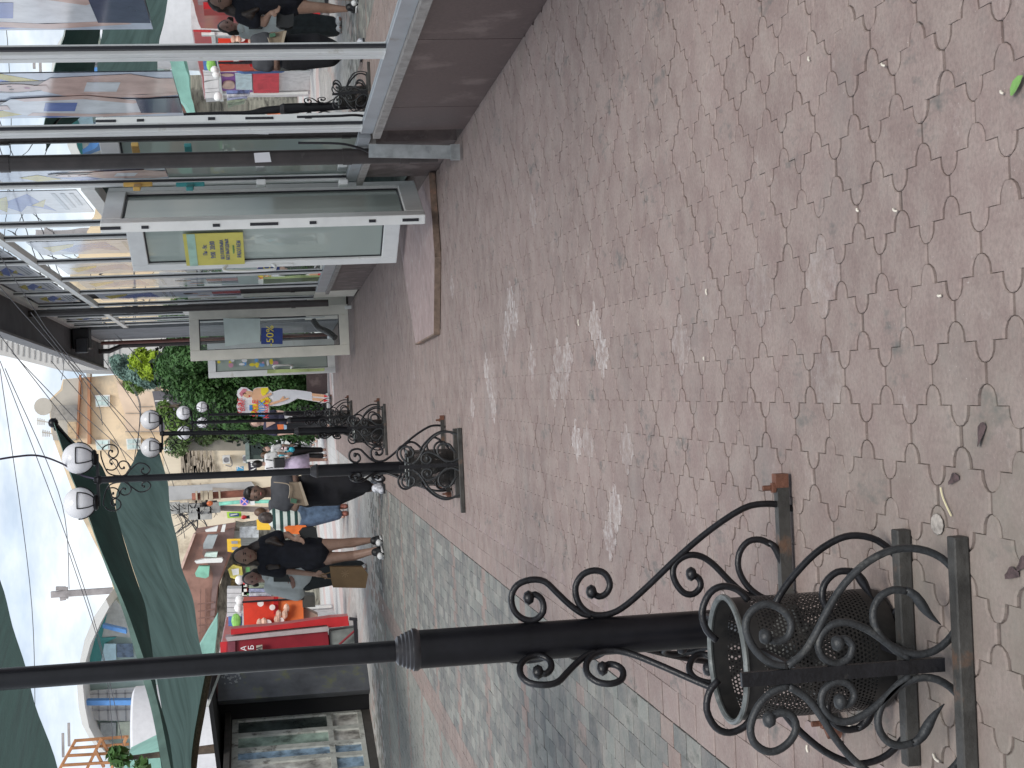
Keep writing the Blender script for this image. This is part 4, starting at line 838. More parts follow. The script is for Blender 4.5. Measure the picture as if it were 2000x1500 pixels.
WG = mat('window_pale_reflection', (.50, .62, .60), .3, .25, .9); WW = mat('window_white', (.72, .72, .70), .6, .05)
for q in (((530, 288), (690, 283), (692, 410), (538, 415)), ((530, 772), (692, 770), (694, 880), (550, 885)), ((868, 285), (1020, 270), (1022, 385), (880, 388)), ((868, 762), (1025, 755), (1028, 875), (880, 880))):
    q = zr(*q); o = flat(q, 69.8, .25, 'window', WW, bb); cx = sum(p[0] for p in q) / 4; cy = sum(p[1] for p in q) / 4
    mb = MB()
    for sx_ in (-1, 1):
        for sy_ in (-1, 1):
            p = [(cx + (x - cx) * .38 + sx_ * 5.8 - 1, cy + (y - cy) * .36 + sy_ * 4.9) for x, y in q]; mb.prism([Y(*k_, 69.75) for k_ in p], (0, .02, 0))
    mb.build('pane', WG, o)
flat(zr((760, 130), (830, 200), (1110, 250), (1160, 250), (1250, 690), (870, 690), (850, 480), (790, 300)), 69.6, .3, 'patched_wall', mat('peach_render', (.64, .50, .38), .9, .15, .8), bb)
for q in (((860, 480), (1190, 480), (1190, 488), (860, 488)), ((860, 680), (1230, 675), (1230, 683), (860, 690)), ((990, 410), (1150, 405), (1150, 413), (990, 418))): flat(zr(*q), 69.5, .15, 'pipe', mat('thin_grey_pipe', (.3, .26, .22), .7), bb)
# grey shed roofs and buildings right of it, behind the hedge
gb = thing('grey_roofed_house', (6, 58, 0), 'low house with dark grey roof half hidden behind the hedge', 'house')
flat(zr((1150, 245), (1260, 240), (1420, 440), (1420, 620), (1230, 690), (1215, 560)), 58, 5, 'roof', mat('dark_grey_roof', (.13, .125, .14), .8, .15, 1), gb)
flat(zr((1180, 345), (1330, 340), (1330, 352), (1180, 358)), 57.9, .1, 'ridge', WW, gb)
flat(zr((970, 90), (1180, 150), (1180, 200), (1010, 195)), 59, 3, 'wall', mat('brown_wall', (.18, .10, .08), .8), gb)
flat(zr((1000, 190), (1180, 195), (1170, 250), (1010, 240)), 58.8, 3, 'lower_wall', mat('pale_wall', (.6, .52, .4), .8), gb)
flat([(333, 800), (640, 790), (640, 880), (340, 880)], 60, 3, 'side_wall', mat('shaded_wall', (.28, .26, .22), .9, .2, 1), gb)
# lower beige street wall
lb_ = thing('street_wall_building', (-4, 66, 0), 'pale stained building with air conditioners behind the second lamp', 'building')
flat(zo((0, 590), (250, 580), (300, 490), (900, 465), (1040, 440), (1500, 500), (3000, 520), (3000, 3000), (0, 3000)), 65, 4, 'wall', beige2, lb_)
flat(zo((0, 495), (235, 490), (235, 570), (0, 585)), 64.8, .5, 'white_panel', WW, lb_)
flat(zo((290, 410), (1040, 370), (1500, 370), (1500, 520), (1060, 540), (890, 455), (310, 490)), 64.9, .4, 'grey_band', mat('grey_band', (.36, .36, .37), .8, .15, 1), lb_)
flat(zo((60, 1215), (520, 1200), (1040, 1160), (1600, 1130), (1660, 1200), (1500, 1330), (1040, 1400), (100, 1480)), 64.8, .4, 'grey_wall', mat('cool_grey_wall', (.42, .42, .42), .9, .15, 1), lb_)
flat(zo((890, 1240), (1600, 1280), (3000, 1290), (3000, 1320), (890, 1300)), 64.75, .3, 'dark_band', mat('cool_grey_wall'if 0 else 'taupe_band', (.33, .29, .25), .9), lb_)
random.seed(11)
mb = MB()
for i in range(60):
    x = random.uniform(330, 930); y0 = random.uniform(470, 900); l = random.uniform(150, 600)
    if i > 40: y0 = random.uniform(1150, 1500); l = 120
    mb.beam(Y(*zo((x, y0))[0], 64.85), Y(*zo((x + random.uniform(-25, 45), min(y0 + l, 1000 if i <= 40 else 1700)))[0], 64.85), random.uniform(.02, .10), .03, up=(0, 1, 0)); 
mb.build('rain_streaks', mat('streak_brown', (.40, .34, .27), .9, .3, 2), lb_)
AC = mat('ac_white', (.66, .66, .64), .5, .06); ACD = mat('ac_grille', (.2, .2, .22), .6)
for q, c_ in ((((1070, 660), (1205, 645), (1215, 800), (1080, 805)), (1140, 735)), (((1440, 650), (1530, 645), (1530, 790), (1450, 790)), (1490, 715))):
    o = flat(zo(*q), 64.4, .5, 'air_conditioner', AC, lb_); p = Y(*zo(c_)[0], 64.38); mb = MB(); mb.disc(p, .11, .11, 16); mb.build('fan_grille', ACD, o)
mb = MB(); mb.tube(spline([Y(*p, 64.5) for p in zo((1215, 680), (1250, 790), (1230, 850), (1130, 830))]), .02, 5); mb.build('ac_hose', ACD, lb_)
# signs
def sign(name, q, d, m, label, cat, txt=None, tm=None, size=.3, tc_=None, up=None):
    pts = [Y(x, y, d) for x, y in q]; c = sum(pts, Vector()) / len(pts); t = thing(name, (c.x, d, max(0, c.z - .5)), label, cat); mb = MB(); mb.prism(pts, (0, .08, 0)); mb.build('panel', m, t)
    if txt: text('lettering', txt, size, tm, c + Vector((0, -.02, 0)), Rv, Uv, t, .003)
    return t
INK = mat('sign_black', (.03, .03, .03), .6)
YS = mat('sign_amber', (.78, .48, .04), .5, .06); BS = mat('sign_sky_blue', (.10, .38, .62), .5, .06)
sign('advert_sign', zo((1045, 140), (1215, 130), (1245, 510), (1090, 520)), 62, YS, 'amber hanging banner with dark letters left of the third lamp post', 'sign', 'ХЗ', INK, .42)
sign('advert_sign', zo((1325, 865), (1460, 850), (1470, 960), (1335, 970)), 62, BS, 'small sky blue square sign with white digits beside the second lamp post', 'sign', '17', WW, .34)
sign('advert_sign', zo((1310, 445), (1480, 430), (1490, 500), (1320, 505)), 62, WW, 'small white rectangular sign on the grey band above the green booth', 'sign')
t_ = sign('kiosk_sign', zq((1150, 375), (1415, 370), (1425, 475), (1165, 490)), 52, mat('lime_green_sign', (.45, .72, .08), .5, .05), 'bright lime green sign box with a blue and white centre', 'sign')
flat(zq((1195, 400), (1370, 395), (1375, 455), (1205, 462)), 51.9, .05, 'centre', mat('navy_centre', (.05, .12, .3), .5), t_); flat(zq((1215, 425), (1345, 405), (1350, 420), (1225, 445)), 51.85, .03, 'white_mark', WW, t_)
t_ = sign('kiosk_sign', zq((1155, 870), (1405, 865), (1420, 1090), (1290, 1120), (1165, 1100)), 47, YS, 'orange sign with two grey window shapes above the black dressed woman', 'sign')
for q in (((1235, 910), (1350, 905), (1355, 955), (1240, 960)), ((1240, 1020), (1355, 1015), (1360, 1070), (1245, 1075))): flat(zq(*q), 46.9, .04, 'grey_square', mat('sign_grey', (.25, .25, .28), .5), t_)
flat([(501, 1015), (528, 1012), (528, 1035), (502, 1035)], 47, .1, 'lower_panel', YS, thing('kiosk_sign', (-4, 47, 0), 'plain orange board behind the striped woman', 'sign'))
t_ = thing('road_sign', (-5, 45, 0), 'round blue and pink no stopping road sign on a turquoise pole beside the boy', 'road sign')
mb = MB(); mb.disc(Y(*zq((1475, 180))[0], 45), .135, .135, 20, th=.03); mb.build('disc', mat('sign_pink_rim', (.6, .32, .45), .5), t_)
mb = MB(); c = Y(*zq((1475, 180))[0], 44.96); mb.disc(c, .105, .105, 20, th=.01); mb.build('blue_face', mat('sign_royal_blue', (.07, .12, .55), .5), t_)
mb = MB(); mb.beam(c + Vector((-.09, -.02, -.09)), c + Vector((.09, -.02, .09)), .03, .01, up=(0, 1, 0)); mb.beam(c + Vector((-.09, -.024, .09)), c + Vector((.09, -.024, -.09)), .03, .01, up=(0, 1, 0)); mb.build('cross', mat('sign_pink', (.75, .4, .5), .5), t_)
mb = MB(); mb.tube([Y(*p, 45.1) for p in zq((1010, 225), (1400, 190), (1900, 180))] + [Y(640, 980, 45.1)], .055, 10); mb.build('pole', mat('turquoise_pole', (.22, .60, .46), .5), t_)
flat(zq((1575, 165), (1660, 160), (1665, 250), (1580, 250)), 45, .05, 'plate', WW, t_)
t_ = thing('street_light_box', (-5.4, 50, 0), 'red sign box hanging under the lime green sign', 'sign'); mb = MB(); mb.ball(Y(*zq((1465, 470))[0], 51.5), (.07, .05, .10), 12); mb.build('red_box', RED, t_); flat(zq((1500, 445), (1570, 440), (1575, 495), (1510, 500)), 51.5, .1, 'dark_box', GASKET, t_)
# wooden utility pole lying along, metal pole
t_ = thing('utility_pole', (-3.5, 55, 0), 'rusty brown utility pole with pale insulators beyond the boy', 'utility pole')
mb = MB(); mb.tube([Y(*p, 55) for p in zq((515, 95), (760, 80), (1500, 30))] + [Y(600, 950, 55)], [.13, .13, .13, .14], 10); mb.build('shaft', mat('rust_brown_pole', (.24, .09, .06), .8, .3, 3), t_, True)
mb = MB()
for x in (600, 700, 770, 860, 1020): mb.box(Y(*zq((x, 75 - (x - 600) * .04))[0], 54.8), (.32, .2, .06 + .04 * (x % 3)))
mb.build('fittings', mat('tan_fitting', (.45, .38, .28), .8, .3, 3), t_)
t_ = thing('transformer_pole', (-5.8, 56, 0), 'tangled pole with a black transformer box and many wires', 'utility pole')
mb = MB(); mb.tube([Y(*p, 56) for p in zq((100, 260), (600, 260), (1000, 300), (1800, 330))] + [Y(600, 1000, 56)], .10, 8); mb.build('shaft', mat('grey_brown_pole', (.26, .22, .2), .8, .3, 3), t_, True)
flat(zq((690, 210), (960, 170), (990, 220), (930, 270), (720, 270)), 55.6, .4, 'transformer', GASKET, t_)
mb = MB(); mb.ball(Y(*zq((845, 220))[0], 55.4), (.1, .1, .12), 10); mb.build('orange_cap', ORG, t_)
for i in range(5):
    mb = MB(); p = Y(*zq((180 + i * 190, 340 + random.uniform(-60, 60)))[0], 55.5); mb.box(p, (random.uniform(.3, .6), .3, random.uniform(.2, .5))); mb.build('junction_box', mat('box_grey', (.42, .42, .40), .7, .2, 3), t_)
random.seed(5)
for i in range(26):
    a = zq((random.uniform(100, 900), random.uniform(200, 380)))[0]; b = zq((random.uniform(150, 1000), random.uniform(420, 900)))[0]; 
    m2 = MB(); A, B = Y(*a, 55), Y(*b, 58); m2.tube(spline([A, A.lerp(B, .5) + Vector((0, 0, -.12)), B]), .012 + .012 * (i % 3 == 0), 4); m2.build('wire', GASKET, t_)
# brown roofed kiosks
bk = thing('brown_roof_market', (-8, 48, 0), 'row of market kiosks under a long brown tiled awning roof', 'kiosk row')
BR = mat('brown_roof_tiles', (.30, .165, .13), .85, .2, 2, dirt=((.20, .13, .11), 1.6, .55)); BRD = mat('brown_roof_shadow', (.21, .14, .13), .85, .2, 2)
flat([(352, 1109), (380, 1042), (458, 1030), (456, 1055), (452, 1080), (425, 1150), (420, 1215), (405, 1290), (385, 1290), (372, 1170)], 48, 2, 'roof', BR, bk)
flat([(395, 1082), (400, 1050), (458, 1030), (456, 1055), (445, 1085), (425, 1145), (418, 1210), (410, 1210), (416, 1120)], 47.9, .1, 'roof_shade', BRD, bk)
flat([(349, 1115), (378, 1042), (382, 1043), (356, 1112)], 47.8, .3, 'ridge_cap', mat('ridge_pink', (.55, .38, .32), .8), bk)
mb = MB()
for i in range(9): mb.beam(Y(386 + i * .6, 1180 + i * 14, 47.85), Y(418 - i * .4, 1176 + i * 14, 47.85), .035, .03, up=(0, 1, 0))
for k_ in (392, 402): mb.beam(Y(k_, 1150, 47.86), Y(k_ - 2, 1290, 47.86), .03, .03, up=(0, 1, 0))
mb.build('tile_seams', mat('seam_brown', (.20, .11, .09), .9), bk)
flat([(456, 1032), (470, 1035), (720, 1000), (720, 1300), (410, 1300), (418, 1210), (428, 1150), (446, 1085)], 49, 3, 'kiosk_front', mat('kiosk_goods', (.24, .23, .19), .8, .6, 3, stretch=(1, 1, 3)), bk)
flat([(456, 1038), (505, 1036), (506, 1075), (462, 1085)], 48.6, .2, 'shutter', mat('grey_shutter', (.40, .42, .40), .7, .2, 4, stretch=(14, 1, 1)), bk)
flat([(455, 1110), (472, 1095), (480, 1150), (448, 1160)], 48.6, .2, 'dark_goods', mat('amber_goods', (.20, .14, .05), .7, .9, 10), bk)
for q, nm, m_ in ((((755, 710), (990, 635), (965, 730), (770, 740)), 'roof_box', WW), (((1040, 740), (1075, 615), (1135, 610), (1110, 740)), 'roof_box', WW), (((740, 1190), (765, 1125), (985, 1110), (965, 1205)), 'roof_box', mat('mint_sheet', (.55, .68, .62), .6)), (((560, 1280), (760, 1230), (1060, 1215), (1085, 1255), (1060, 1300), (760, 1310), (600, 1320)), 'rolled_banner', WW), (((720, 960), (800, 800), (985, 795), (890, 1045), (720, 1050)), 'skylight', mat('skylight_grey', (.30, .33, .34), .4, .3, 2)), (((570, 1500), (640, 1370), (835, 1370), (820, 1560), (760, 1590), (590, 1560)), 'green_rag', mat('mint_rag', (.22, .48, .36), .8, .2, 3))):
    flat(zq(*q), 47.4, .35, nm, m_, bk)
for i in range(20):
    p = Y(random.uniform(465, 500), random.uniform(1098, 1165), 48.3); mb = MB(); mb.box(p, (random.uniform(.08, .3), .1, random.uniform(.06, .2)))
    mb.build('hanging_goods', mat(*random.choice((('goods_red', (.6, .06, .06)), ('goods_yellow', (.7, .5, .08)), ('goods_white', (.65, .65, .6)), ('goods_dark', (.06, .05, .04)), ('goods_green', (.15, .4, .15)))), .7), bk)
flat([(445, 1112), (455, 1103), (472, 1108), (474, 1122), (462, 1132), (450, 1128)], 48.1, .2, 'round_badge', mat('badge_yellow', (.75, .65, .15), .6), bk)
flat([(452, 1112), (466, 1110), (467, 1122), (455, 1124)], 48.0, .05, 'badge_centre', WW, bk)
flat([(389, 1290), (405, 1290), (425, 1205), (420, 1235), (418, 1330), (385, 1330)], 46, 1, 'teal_roof', mat('teal_sheet_roof', (.22, .42, .36), .8, .15, 2), bk)
flat([(384, 1272), (424, 1205), (424, 1230), (412, 1330), (388, 1330)], 45.8, 1, 'teal_roof', mat('teal_sheet_roof', (.22, .42, .36)), bk)
flat([(468, 1030), (505, 1028), (505, 1050), (468, 1050)], 48.2, .2, 'white_boxes', mat('white_boxes', (.55, .58, .6), .6, .4, 6), bk)
# green booth
gbk = thing('green_booth', (.2, 55, 0), 'dark green booth with a big shaded window between the second and third lamps', 'booth')
flat([(478, 846), (486, 846), (488, 905), (480, 905)], 55, 1.5, 'roof_edge', mat('grey_green_trim', (.16, .21, .20), .6), gbk)
flat([(486, 848), (600, 848), (600, 905), (488, 905)], 55.1, 1.5, 'wall', mat('booth_green', (.06, .09, .08), .6, .2, 2), gbk)
flat([(490, 856), (519, 856), (519, 888), (490, 888)], 55.0, .2, 'window', mat('booth_window', (.018, .03, .028), .25), gbk)
flat([(482, 898), (514, 897), (514, 901), (482, 902)], 54.9, .3, 'counter', WW, gbk)
flat([(482, 852), (500, 850), (518, 850), (518, 855), (484, 857)], 54.9, .1, 'yellow_trim', YS, gbk)
flat([(484, 903), (500, 902), (502, 922), (486, 924)], 54.8, .2, 'board', mat('black_board', (.02, .015, .03), .6), gbk)
text('lettering', 'Art', .36, WW, Y(493, 913, 54.7), Rv, Uv, gbk, .003)
flat([(600, 790), (622, 790), (622, 1000), (600, 1000)], 62, .4, 'low_wall', mat('pale_kerb_wall', (.55, .53, .5), .8), gbk)
# grey sided building above the shop roof
gs = thing('grey_clad_building', (6, 45, 0), 'pale grey clad building rising behind the shop roof', 'building')
flat([(-40, 560), (-40, 688), (0, 693), (60, 708), (118, 723), (196, 723), (222, 715), (560, 712), (560, 600)], 45, 8, 'wall', mat('pale_cladding', (.50, .49, .47), .7, .05, 1), gs)
mb = MB()
for i in range(24): mb.beam(Y(-20 + i * 11, 560, 44.97), Y(-22 + i * 11, min(716, 690 + max(0, i - 2) * 3.0) - 6, 44.97), .03, .012, up=(0, 1, 0))
mb.build('cladding_seams', mat('seam_grey', (.44, .43, .42), .8), gs)
# curved white building
cv = thing('curved_modern_building', (-16, 62, 0), 'curved white roofed building with teal glass and blue columns in the background', 'building')
ro = [(775, 262), (690, 390), (620, 560), (580, 740), (565, 900), (575, 1050), (600, 1180), (660, 1290), (760, 1420), (900, 1560)]
ri = [(800, 320), (735, 440), (660, 600), (622, 740), (607, 900), (622, 1050), (652, 1200), (720, 1330), (830, 1440), (960, 1560)]
flat(z7(*(ro + ri[::-1])), 60, 8, 'roof_rim', mat('white_concrete', (.62, .62, .60), .8, .06, .5), cv)
flat(z7(*([(x, y) for x, y in ri] + [(1400, 1500), (1400, 300)])), 62, 6, 'wall', mat('pale_teal_wall', (.36, .46, .43), .5, .25, .35), cv)
flat(z7((790, 340), (700, 520), (650, 640), (632, 740), (650, 800), (740, 740), (770, 590), (850, 545), (850, 540), (745, 545)), 61.75, .1, 'teal_band', mat('teal_band', (.05, .28, .27), .4, .2, 1), cv)
flat(z7((780, 340), (850, 270), (960, 420), (950, 545), (850, 535), (745, 545), (700, 540)), 61.8, .1, 'upper_wall', mat('grey_white_panel', (.50, .52, .50), .7, .1), cv)
flat(z7((655, 935), (1040, 905), (1080, 1160), (665, 1150)), 61.7, .1, 'tiled_panel', mat('white_tiles', (.62, .62, .61), .6, .05), cv)
mb = MB()
for k_ in (720, 785, 850, 915, 980): mb.beam(Y(*z7((k_, 930))[0], 61.6), Y(*z7((k_ + 8, 1155))[0], 61.6), .05, .04, up=(0, 1, 0))
for k_ in (960, 1080): mb.beam(Y(*z7((660, k_))[0], 61.6), Y(*z7((1060, k_ - 12))[0], 61.6), .05, .04, up=(0, 1, 0))
mb.build('tile_joints', mat('joint_grey', (.35, .35, .36), .8), cv)
flat(z7((765, 590), (850, 590), (850, 740), (735, 745)), 61.6, .1, 'pane', mat('sky_pane', (.45, .65, .72), .2, .1), cv); flat(z7((855, 590), (970, 590), (980, 690), (855, 690)), 61.6, .1, 'pane', mat('dark_pane', (.10, .15, .22), .2, .4), cv)
flat(z7((735, 1170), (850, 1170), (850, 1290), (740, 1290)), 61.6, .1, 'pane', mat('grey_pane', (.35, .38, .38), .4), cv); flat(z7((862, 1165), (1000, 1160), (950, 1290), (862, 1290)), 61.6, .1, 'pane', mat('pale_green_pane', (.5, .55, .45), .4), cv)
BC = mat('blue_column', (.10, .27, .60), .5, .08)
flat(z7((608, 1008), (1075, 1003), (1078, 1040), (612, 1042)), 60.5, .5, 'column', BC, cv); flat(z7((752, 448), (920, 488), (925, 518), (750, 475)), 60.5, .5, 'column', BC, cv)
wt = thing('white_silo', (-18, 52, 0), 'large white cylindrical tank with a ring frame near the left edge', 'tank')
a_, b_ = Y(*z7((955, 1230))[0], 50), Y(*z7((1400, 1230))[0], 50); mb = MB(); mb.lathe((-14.6, 51.5, 0), [(1.75, 0), (1.75, Y(*z7((975, 1290))[0], 50).z), (1.6, Y(*z7((955, 1290))[0], 50).z), (1.2, Y(*z7((945, 1290))[0], 50).z), (0, Y(*z7((940, 1290))[0], 50).z)], 40); 
TX = Y(*z7((1000, 1300))[0], 51.5).x
for v in mb.v: v.x += TX + 14.6
autosmooth(mb.build('shell', mat('white_tank_paint', (.62, .62, .64), .5, .05), wt))
wf = thing('timber_frame', (-15, 45, 0), 'orange brown timber roof frame at the left edge', 'timber frame')
WD = mat('orange_timber', (.42, .20, .09), .8, .2, 3)
for a, b in (((550, 1300), (940, 1270)), ((520, 1355), (945, 1325)), ((490, 1410), (945, 1385)), ((455, 1480), (960, 1450)), ((555, 1295), (430, 1520)), ((745, 1280), (620, 1540)), ((930, 1270), (800, 1540)), ((740, 1285), (800, 1400)), ((700, 1370), (760, 1490))):
    mb = MB(); mb.beam(Y(*z7(a)[0], 45), Y(*z7(b)[0], 45.4), .075, .075); mb.build('beam', WD, wf)
flat(z7((910, 1480), (1160, 1355), (1220, 1500), (1220, 1620), (900, 1620)), 40, 2, 'teal_canvas', mat('pale_teal_canvas', (.24, .45, .38), .8, .15, 1), thing('teal_tarpaulin', (-11, 40, 0), 'pale teal tarpaulin roof below the timber frame', 'tarpaulin'))
# lattice mast
mt_ = thing('radio_mast', (-20, 120, 0), 'thin grey radio mast on the skyline above the awning', 'mast')
mb = MB(); mb.beam(Y(*z7((375, 230))[0], 120), Y(*z7((900, 195))[0], 120), .5, .45); mb.build('shaft', mat('mast_grey', (.30, .28, .28), .8, .3, 1), mt_)
mb = MB(); mb.beam(Y(*z7((410, 185))[0], 120), Y(*z7((480, 185))[0], 120), .25, .3); mb.beam(Y(*z7((480, 175))[0], 120), Y(*z7((485, 260))[0], 120), .3, .3); mb.beam(Y(*z7((440, 262))[0], 120), Y(*z7((480, 255))[0], 120), .2, .3); mb.build('antennas', mat('mast_grey', (.3, .28, .28)), mt_)
for a, b in (((460, 1245), (465, 1420)), ((503, 1170), (508, 1340))):
    mb = MB(); mb.beam(Y(*z7((a[0], a[1]))[0], 80), Y(*z7((a[0] + 3, b[1]))[0], 80), .12, .12, up=(0, 1, 0)); tag(mb.build('roof_rod', mat('mast_grey', (.3, .28, .28))), 'thin horizontal rod in the sky, ' + ('upper' if a[0] < 480 else 'lower') + ' of two above the timber frame', 'rod')
# roof antennas and dish on the beige building
an = thing('satellite_dish', (2, 69, 20), 'round satellite dish on the roof of the beige building', 'satellite dish')
mb = MB(); mb.disc(Y(*zr((-12, 355))[0] if 0 else (85, 794), 69), .38, .38, 18, th=.12); mb.build('reflector', roofg, an); mb = MB(); mb.beam(Y(85, 794, 69.1), Y(100, 796, 69.1), .06, .06); mb.build('arm', roofg, an)
for i, (x, y) in enumerate(((78, 823), (88, 846))):
    t_ = thing('television_aerial', (1 - i, 69, 20), ('larger rooftop aerial right of the awning tip' if i == 0 else 'lower tangled rooftop aerial just behind the awning tip'), 'aerial'); mb = MB()
    mb.beam(Y(x - 6, y - 2, 69), Y(x + 24, y + 3, 69), .05, .05)
    for k_ in range(4): mb.beam(Y(x - 4 + k_ * 4, y - 7 + k_, 69), Y(x - 4 + k_ * 4, y + 7, 69), .04, .04)
    mb.build('aerial_rods', roofg, t_)
# overhead wires
WM = mat('wire_dark', (.06, .06, .07), .6)
wires = [((0, 705, 25), (250, 1500, 40)), ((0, 720, 30), (68, 1500, 45)), ((10, 720, 18), (135, 1150, 30)), ((135, 1080, 30), (222, 1500, 38)), ((0, 655, 16), (205, 960, 66)), ((25, 690, 20), (250, 960, 66)), ((90, 640, 20), (300, 940, 66)), ((120, 690, 30), (330, 940, 64)),
         ((60, 610, 18), (200, 830, 66)), ((100, 705, 35), (260, 930, 66)), ((160, 640, 30), (340, 950, 60)), ((240, 735, 50), (268, 880, 24)), ((248, 735, 50), (262, 900, 24)), ((0, 560, 12), (160, 780, 60)), ((0, 500, 12), (120, 742, 60)), ((130, 560, 20), (300, 760, 58)), ((150, 800, 66), (345, 1000, 60))]
for i, (a, b) in enumerate(wires):
    A, B = Y(*a), Y(*b); M_ = A.lerp(B, .5); M_.z -= .25; mb = MB(); r0, r1 = .00022 * a[2] + .001, .00022 * b[2] + .001; mb.tube(spline([A, M_, B], 8), [r0 + (r1 - r0) * k_ / 16 for k_ in range(17)], 5)
    o = mb.build('overhead_wire', WM); tag(o, 'thin overhead wire strung across the street', 'wire', 'overhead wires strung across the street')
# ---------------------------------------------------------------- trees and hedge
def foliage(name, m, n, clumps, size, parent, seed=1):
    r = random.Random(seed); V = []; F = []
    for i in range(n):
        c, rad = clumps[i % len(clumps)]
        while True:
            d = Vector((r.gauss(0, 1), r.gauss(0, 1), r.gauss(0, 1)))
            if d.length > .01: break
        d.normalize(); q = r.random() ** .33; p = Vector(c) + Vector((d.x * rad[0], d.y * rad[1], d.z * rad[2])) * q
        nrm = (d + Vector((r.uniform(-.8, .8), r.uniform(-.8, .8), r.uniform(-.2, 1)))).normalized(); u, w_ = perp(nrm); a = r.uniform(0, 6.28); u, w_ = u * math.cos(a) + w_ * math.sin(a), w_ * math.cos(a) - u * math.sin(a)
        s = size * r.uniform(.6, 1.4); o = len(V); V += [p - u * s, p + w_ * s * .45, p + u * s, p - w_ * s * .45]; F.append((o, o + 1, o + 2, o + 3))
    mb = MB(); mb.v = V; mb.f = F; mb.m = [0] * len(F); return mb.build(name, m, parent)
def leafm(name, c): return mat(name, c, .55, .45, 2.2, spec=.3, trans=.25)
def clumps_px(pts, d, r, jit=.5, k=1, seed=3):
    rr = random.Random(seed); out = []
    for x, y in pts:
        for _ in range(k): p = Y(x, y, d + rr.uniform(-jit, jit)); out.append((tuple(p), (r * rr.uniform(.7, 1.2), r * rr.uniform(.7, 1.2), r * rr.uniform(.7, 1.2))))
    return out
rr = random.Random(4)
hedge = thing('hedge_tree', (0.6, 36, 0), 'dense dark green leafy tree and hedge filling the gap after the shop', 'tree')
def inside(x, y):  # outline of the dark mass
    up_ = {690: 318, 710: 300, 730: 298, 750: 308, 770: 326, 790: 346, 810: 375, 830: 415, 850: 480, 870: 540}
    ks = sorted(up_); 
    if y < ks[0]: return x > 318
    for a, b in zip(ks, ks[1:]):
        if a <= y <= b: return x > up_[a] + (up_[b] - up_[a]) * (y - a) / (b - a)
    return False
pts = []
while len(pts) < 150:
    x, y = rr.uniform(295, 600), rr.uniform(670, 845)
    if inside(x - 24, y + 8): pts.append((x, y))
foliage('crown', leafm('deep_green_leaves', (.060, .135, .040)), 52000, clumps_px(pts, 36.5, .42, 1.1, 1, 5), .055, hedge, 2)
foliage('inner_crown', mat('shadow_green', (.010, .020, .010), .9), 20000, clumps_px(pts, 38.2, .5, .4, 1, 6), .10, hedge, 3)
mb = MB(); mb.tube([(0.9, 37.5, 0), (.95, 37.4, 1.4), (1.1, 37.3, 2.6)], [.16, .12, .07], 10); mb.build('trunk', mat('bark', (.09, .07, .05), .9, .3, 8), hedge, True)
def tree2(name, label, pts, d, r, n, m, size, seed, cat='tree'):
    P = [Y(x, y, d) for x, y in pts]; c = sum(P, Vector()) / len(P); t = thing(name, (c.x, d, 0), label, cat); foliage('crown', m, n, clumps_px(pts, d, r, .5, 2, seed), size, t, seed)
    mb = MB(); mb.tube([(c.x, d, 0), (c.x + .05, d, c.z * .6), (c.x, d, c.z)], [.12, .09, .04], 8); mb.build('trunk', mat('bark', (.09, .07, .05)), t, True); return t
tree2('shrub', 'bright yellow green bush top beside the end of the shop roof', [(275, 698), (285, 708), (295, 716), (270, 706), (300, 700), (290, 725)], 39.6, .25, 5000, leafm('lime_leaves', (.30, .42, .03)), .05, 21, 'shrub')
tree2('spruce_tree', 'pale blue green spruce beyond the yellow bush', [(230, 705), (240, 712), (255, 718), (245, 725), (262, 730), (278, 738), (290, 745), (300, 742), (232, 718), (270, 722)], 42, .24, 6000, leafm('blue_spruce_needles', (.15, .24, .20)), .05, 22)
tree2('broadleaf_tree', 'light green tree between the hedge and the beige building', [(262, 742), (258, 750), (268, 752), (320, 800), (335, 815), (345, 835), (360, 845), (345, 822)], 46, .3, 4000, leafm('light_leaves', (.13, .22, .05)), .06, 23)
tree2('shrub', 'low yellowish green shrub below the cutout lady', [(545, 800), (560, 803), (575, 805), (590, 806), (560, 812), (540, 812)], 37, .22, 4500, leafm('olive_leaves', (.20, .28, .05)), .045, 24, 'shrub')
tree2('broadleaf_tree', 'distant green trees above the third lamp bin', [(345, 870), (350, 862), (430, 838), (445, 845), (380, 830), (400, 850), (415, 842), (460, 838)], 60, .45, 5000, leafm('grey_green_leaves', (.12, .18, .07)), .08, 25)
tree2('leafy_branch', 'drooping green leaves in front of the timber frame', [(222, 1475), (228, 1485), (232, 1470), (240, 1482), (275, 1497)], 30, .14, 260, leafm('fresh_leaves', (.07, .16, .04)), .11, 26, 'branch')
# low brown wall under hedge
lw_ = thing('planter_wall', (.4, 33, 0), 'low brown granite planter wall under the hedge', 'wall'); flat([(598, 690), (638, 688), (640, 768), (600, 772)], 33.6, .4, 'front', granite, lw_)
flat([(640, 700), (644, 700), (647, 830), (643, 830)], 33.3, .3, 'kerb', mat('grey_kerb', (.3, .3, .31), .8), lw_)
mb = MB()
for k_ in range(3): mb.tube(spline([Y(600 + k_ * 12, 808, 30), Y(608 + k_ * 12, 815, 30), Y(612 + k_ * 12, 806, 30), Y(606 + k_ * 12, 801, 30), Y(602 + k_ * 12, 806, 30)]), .012, 5)
mb.build('scroll_rail', SCROLL, lw_, True)

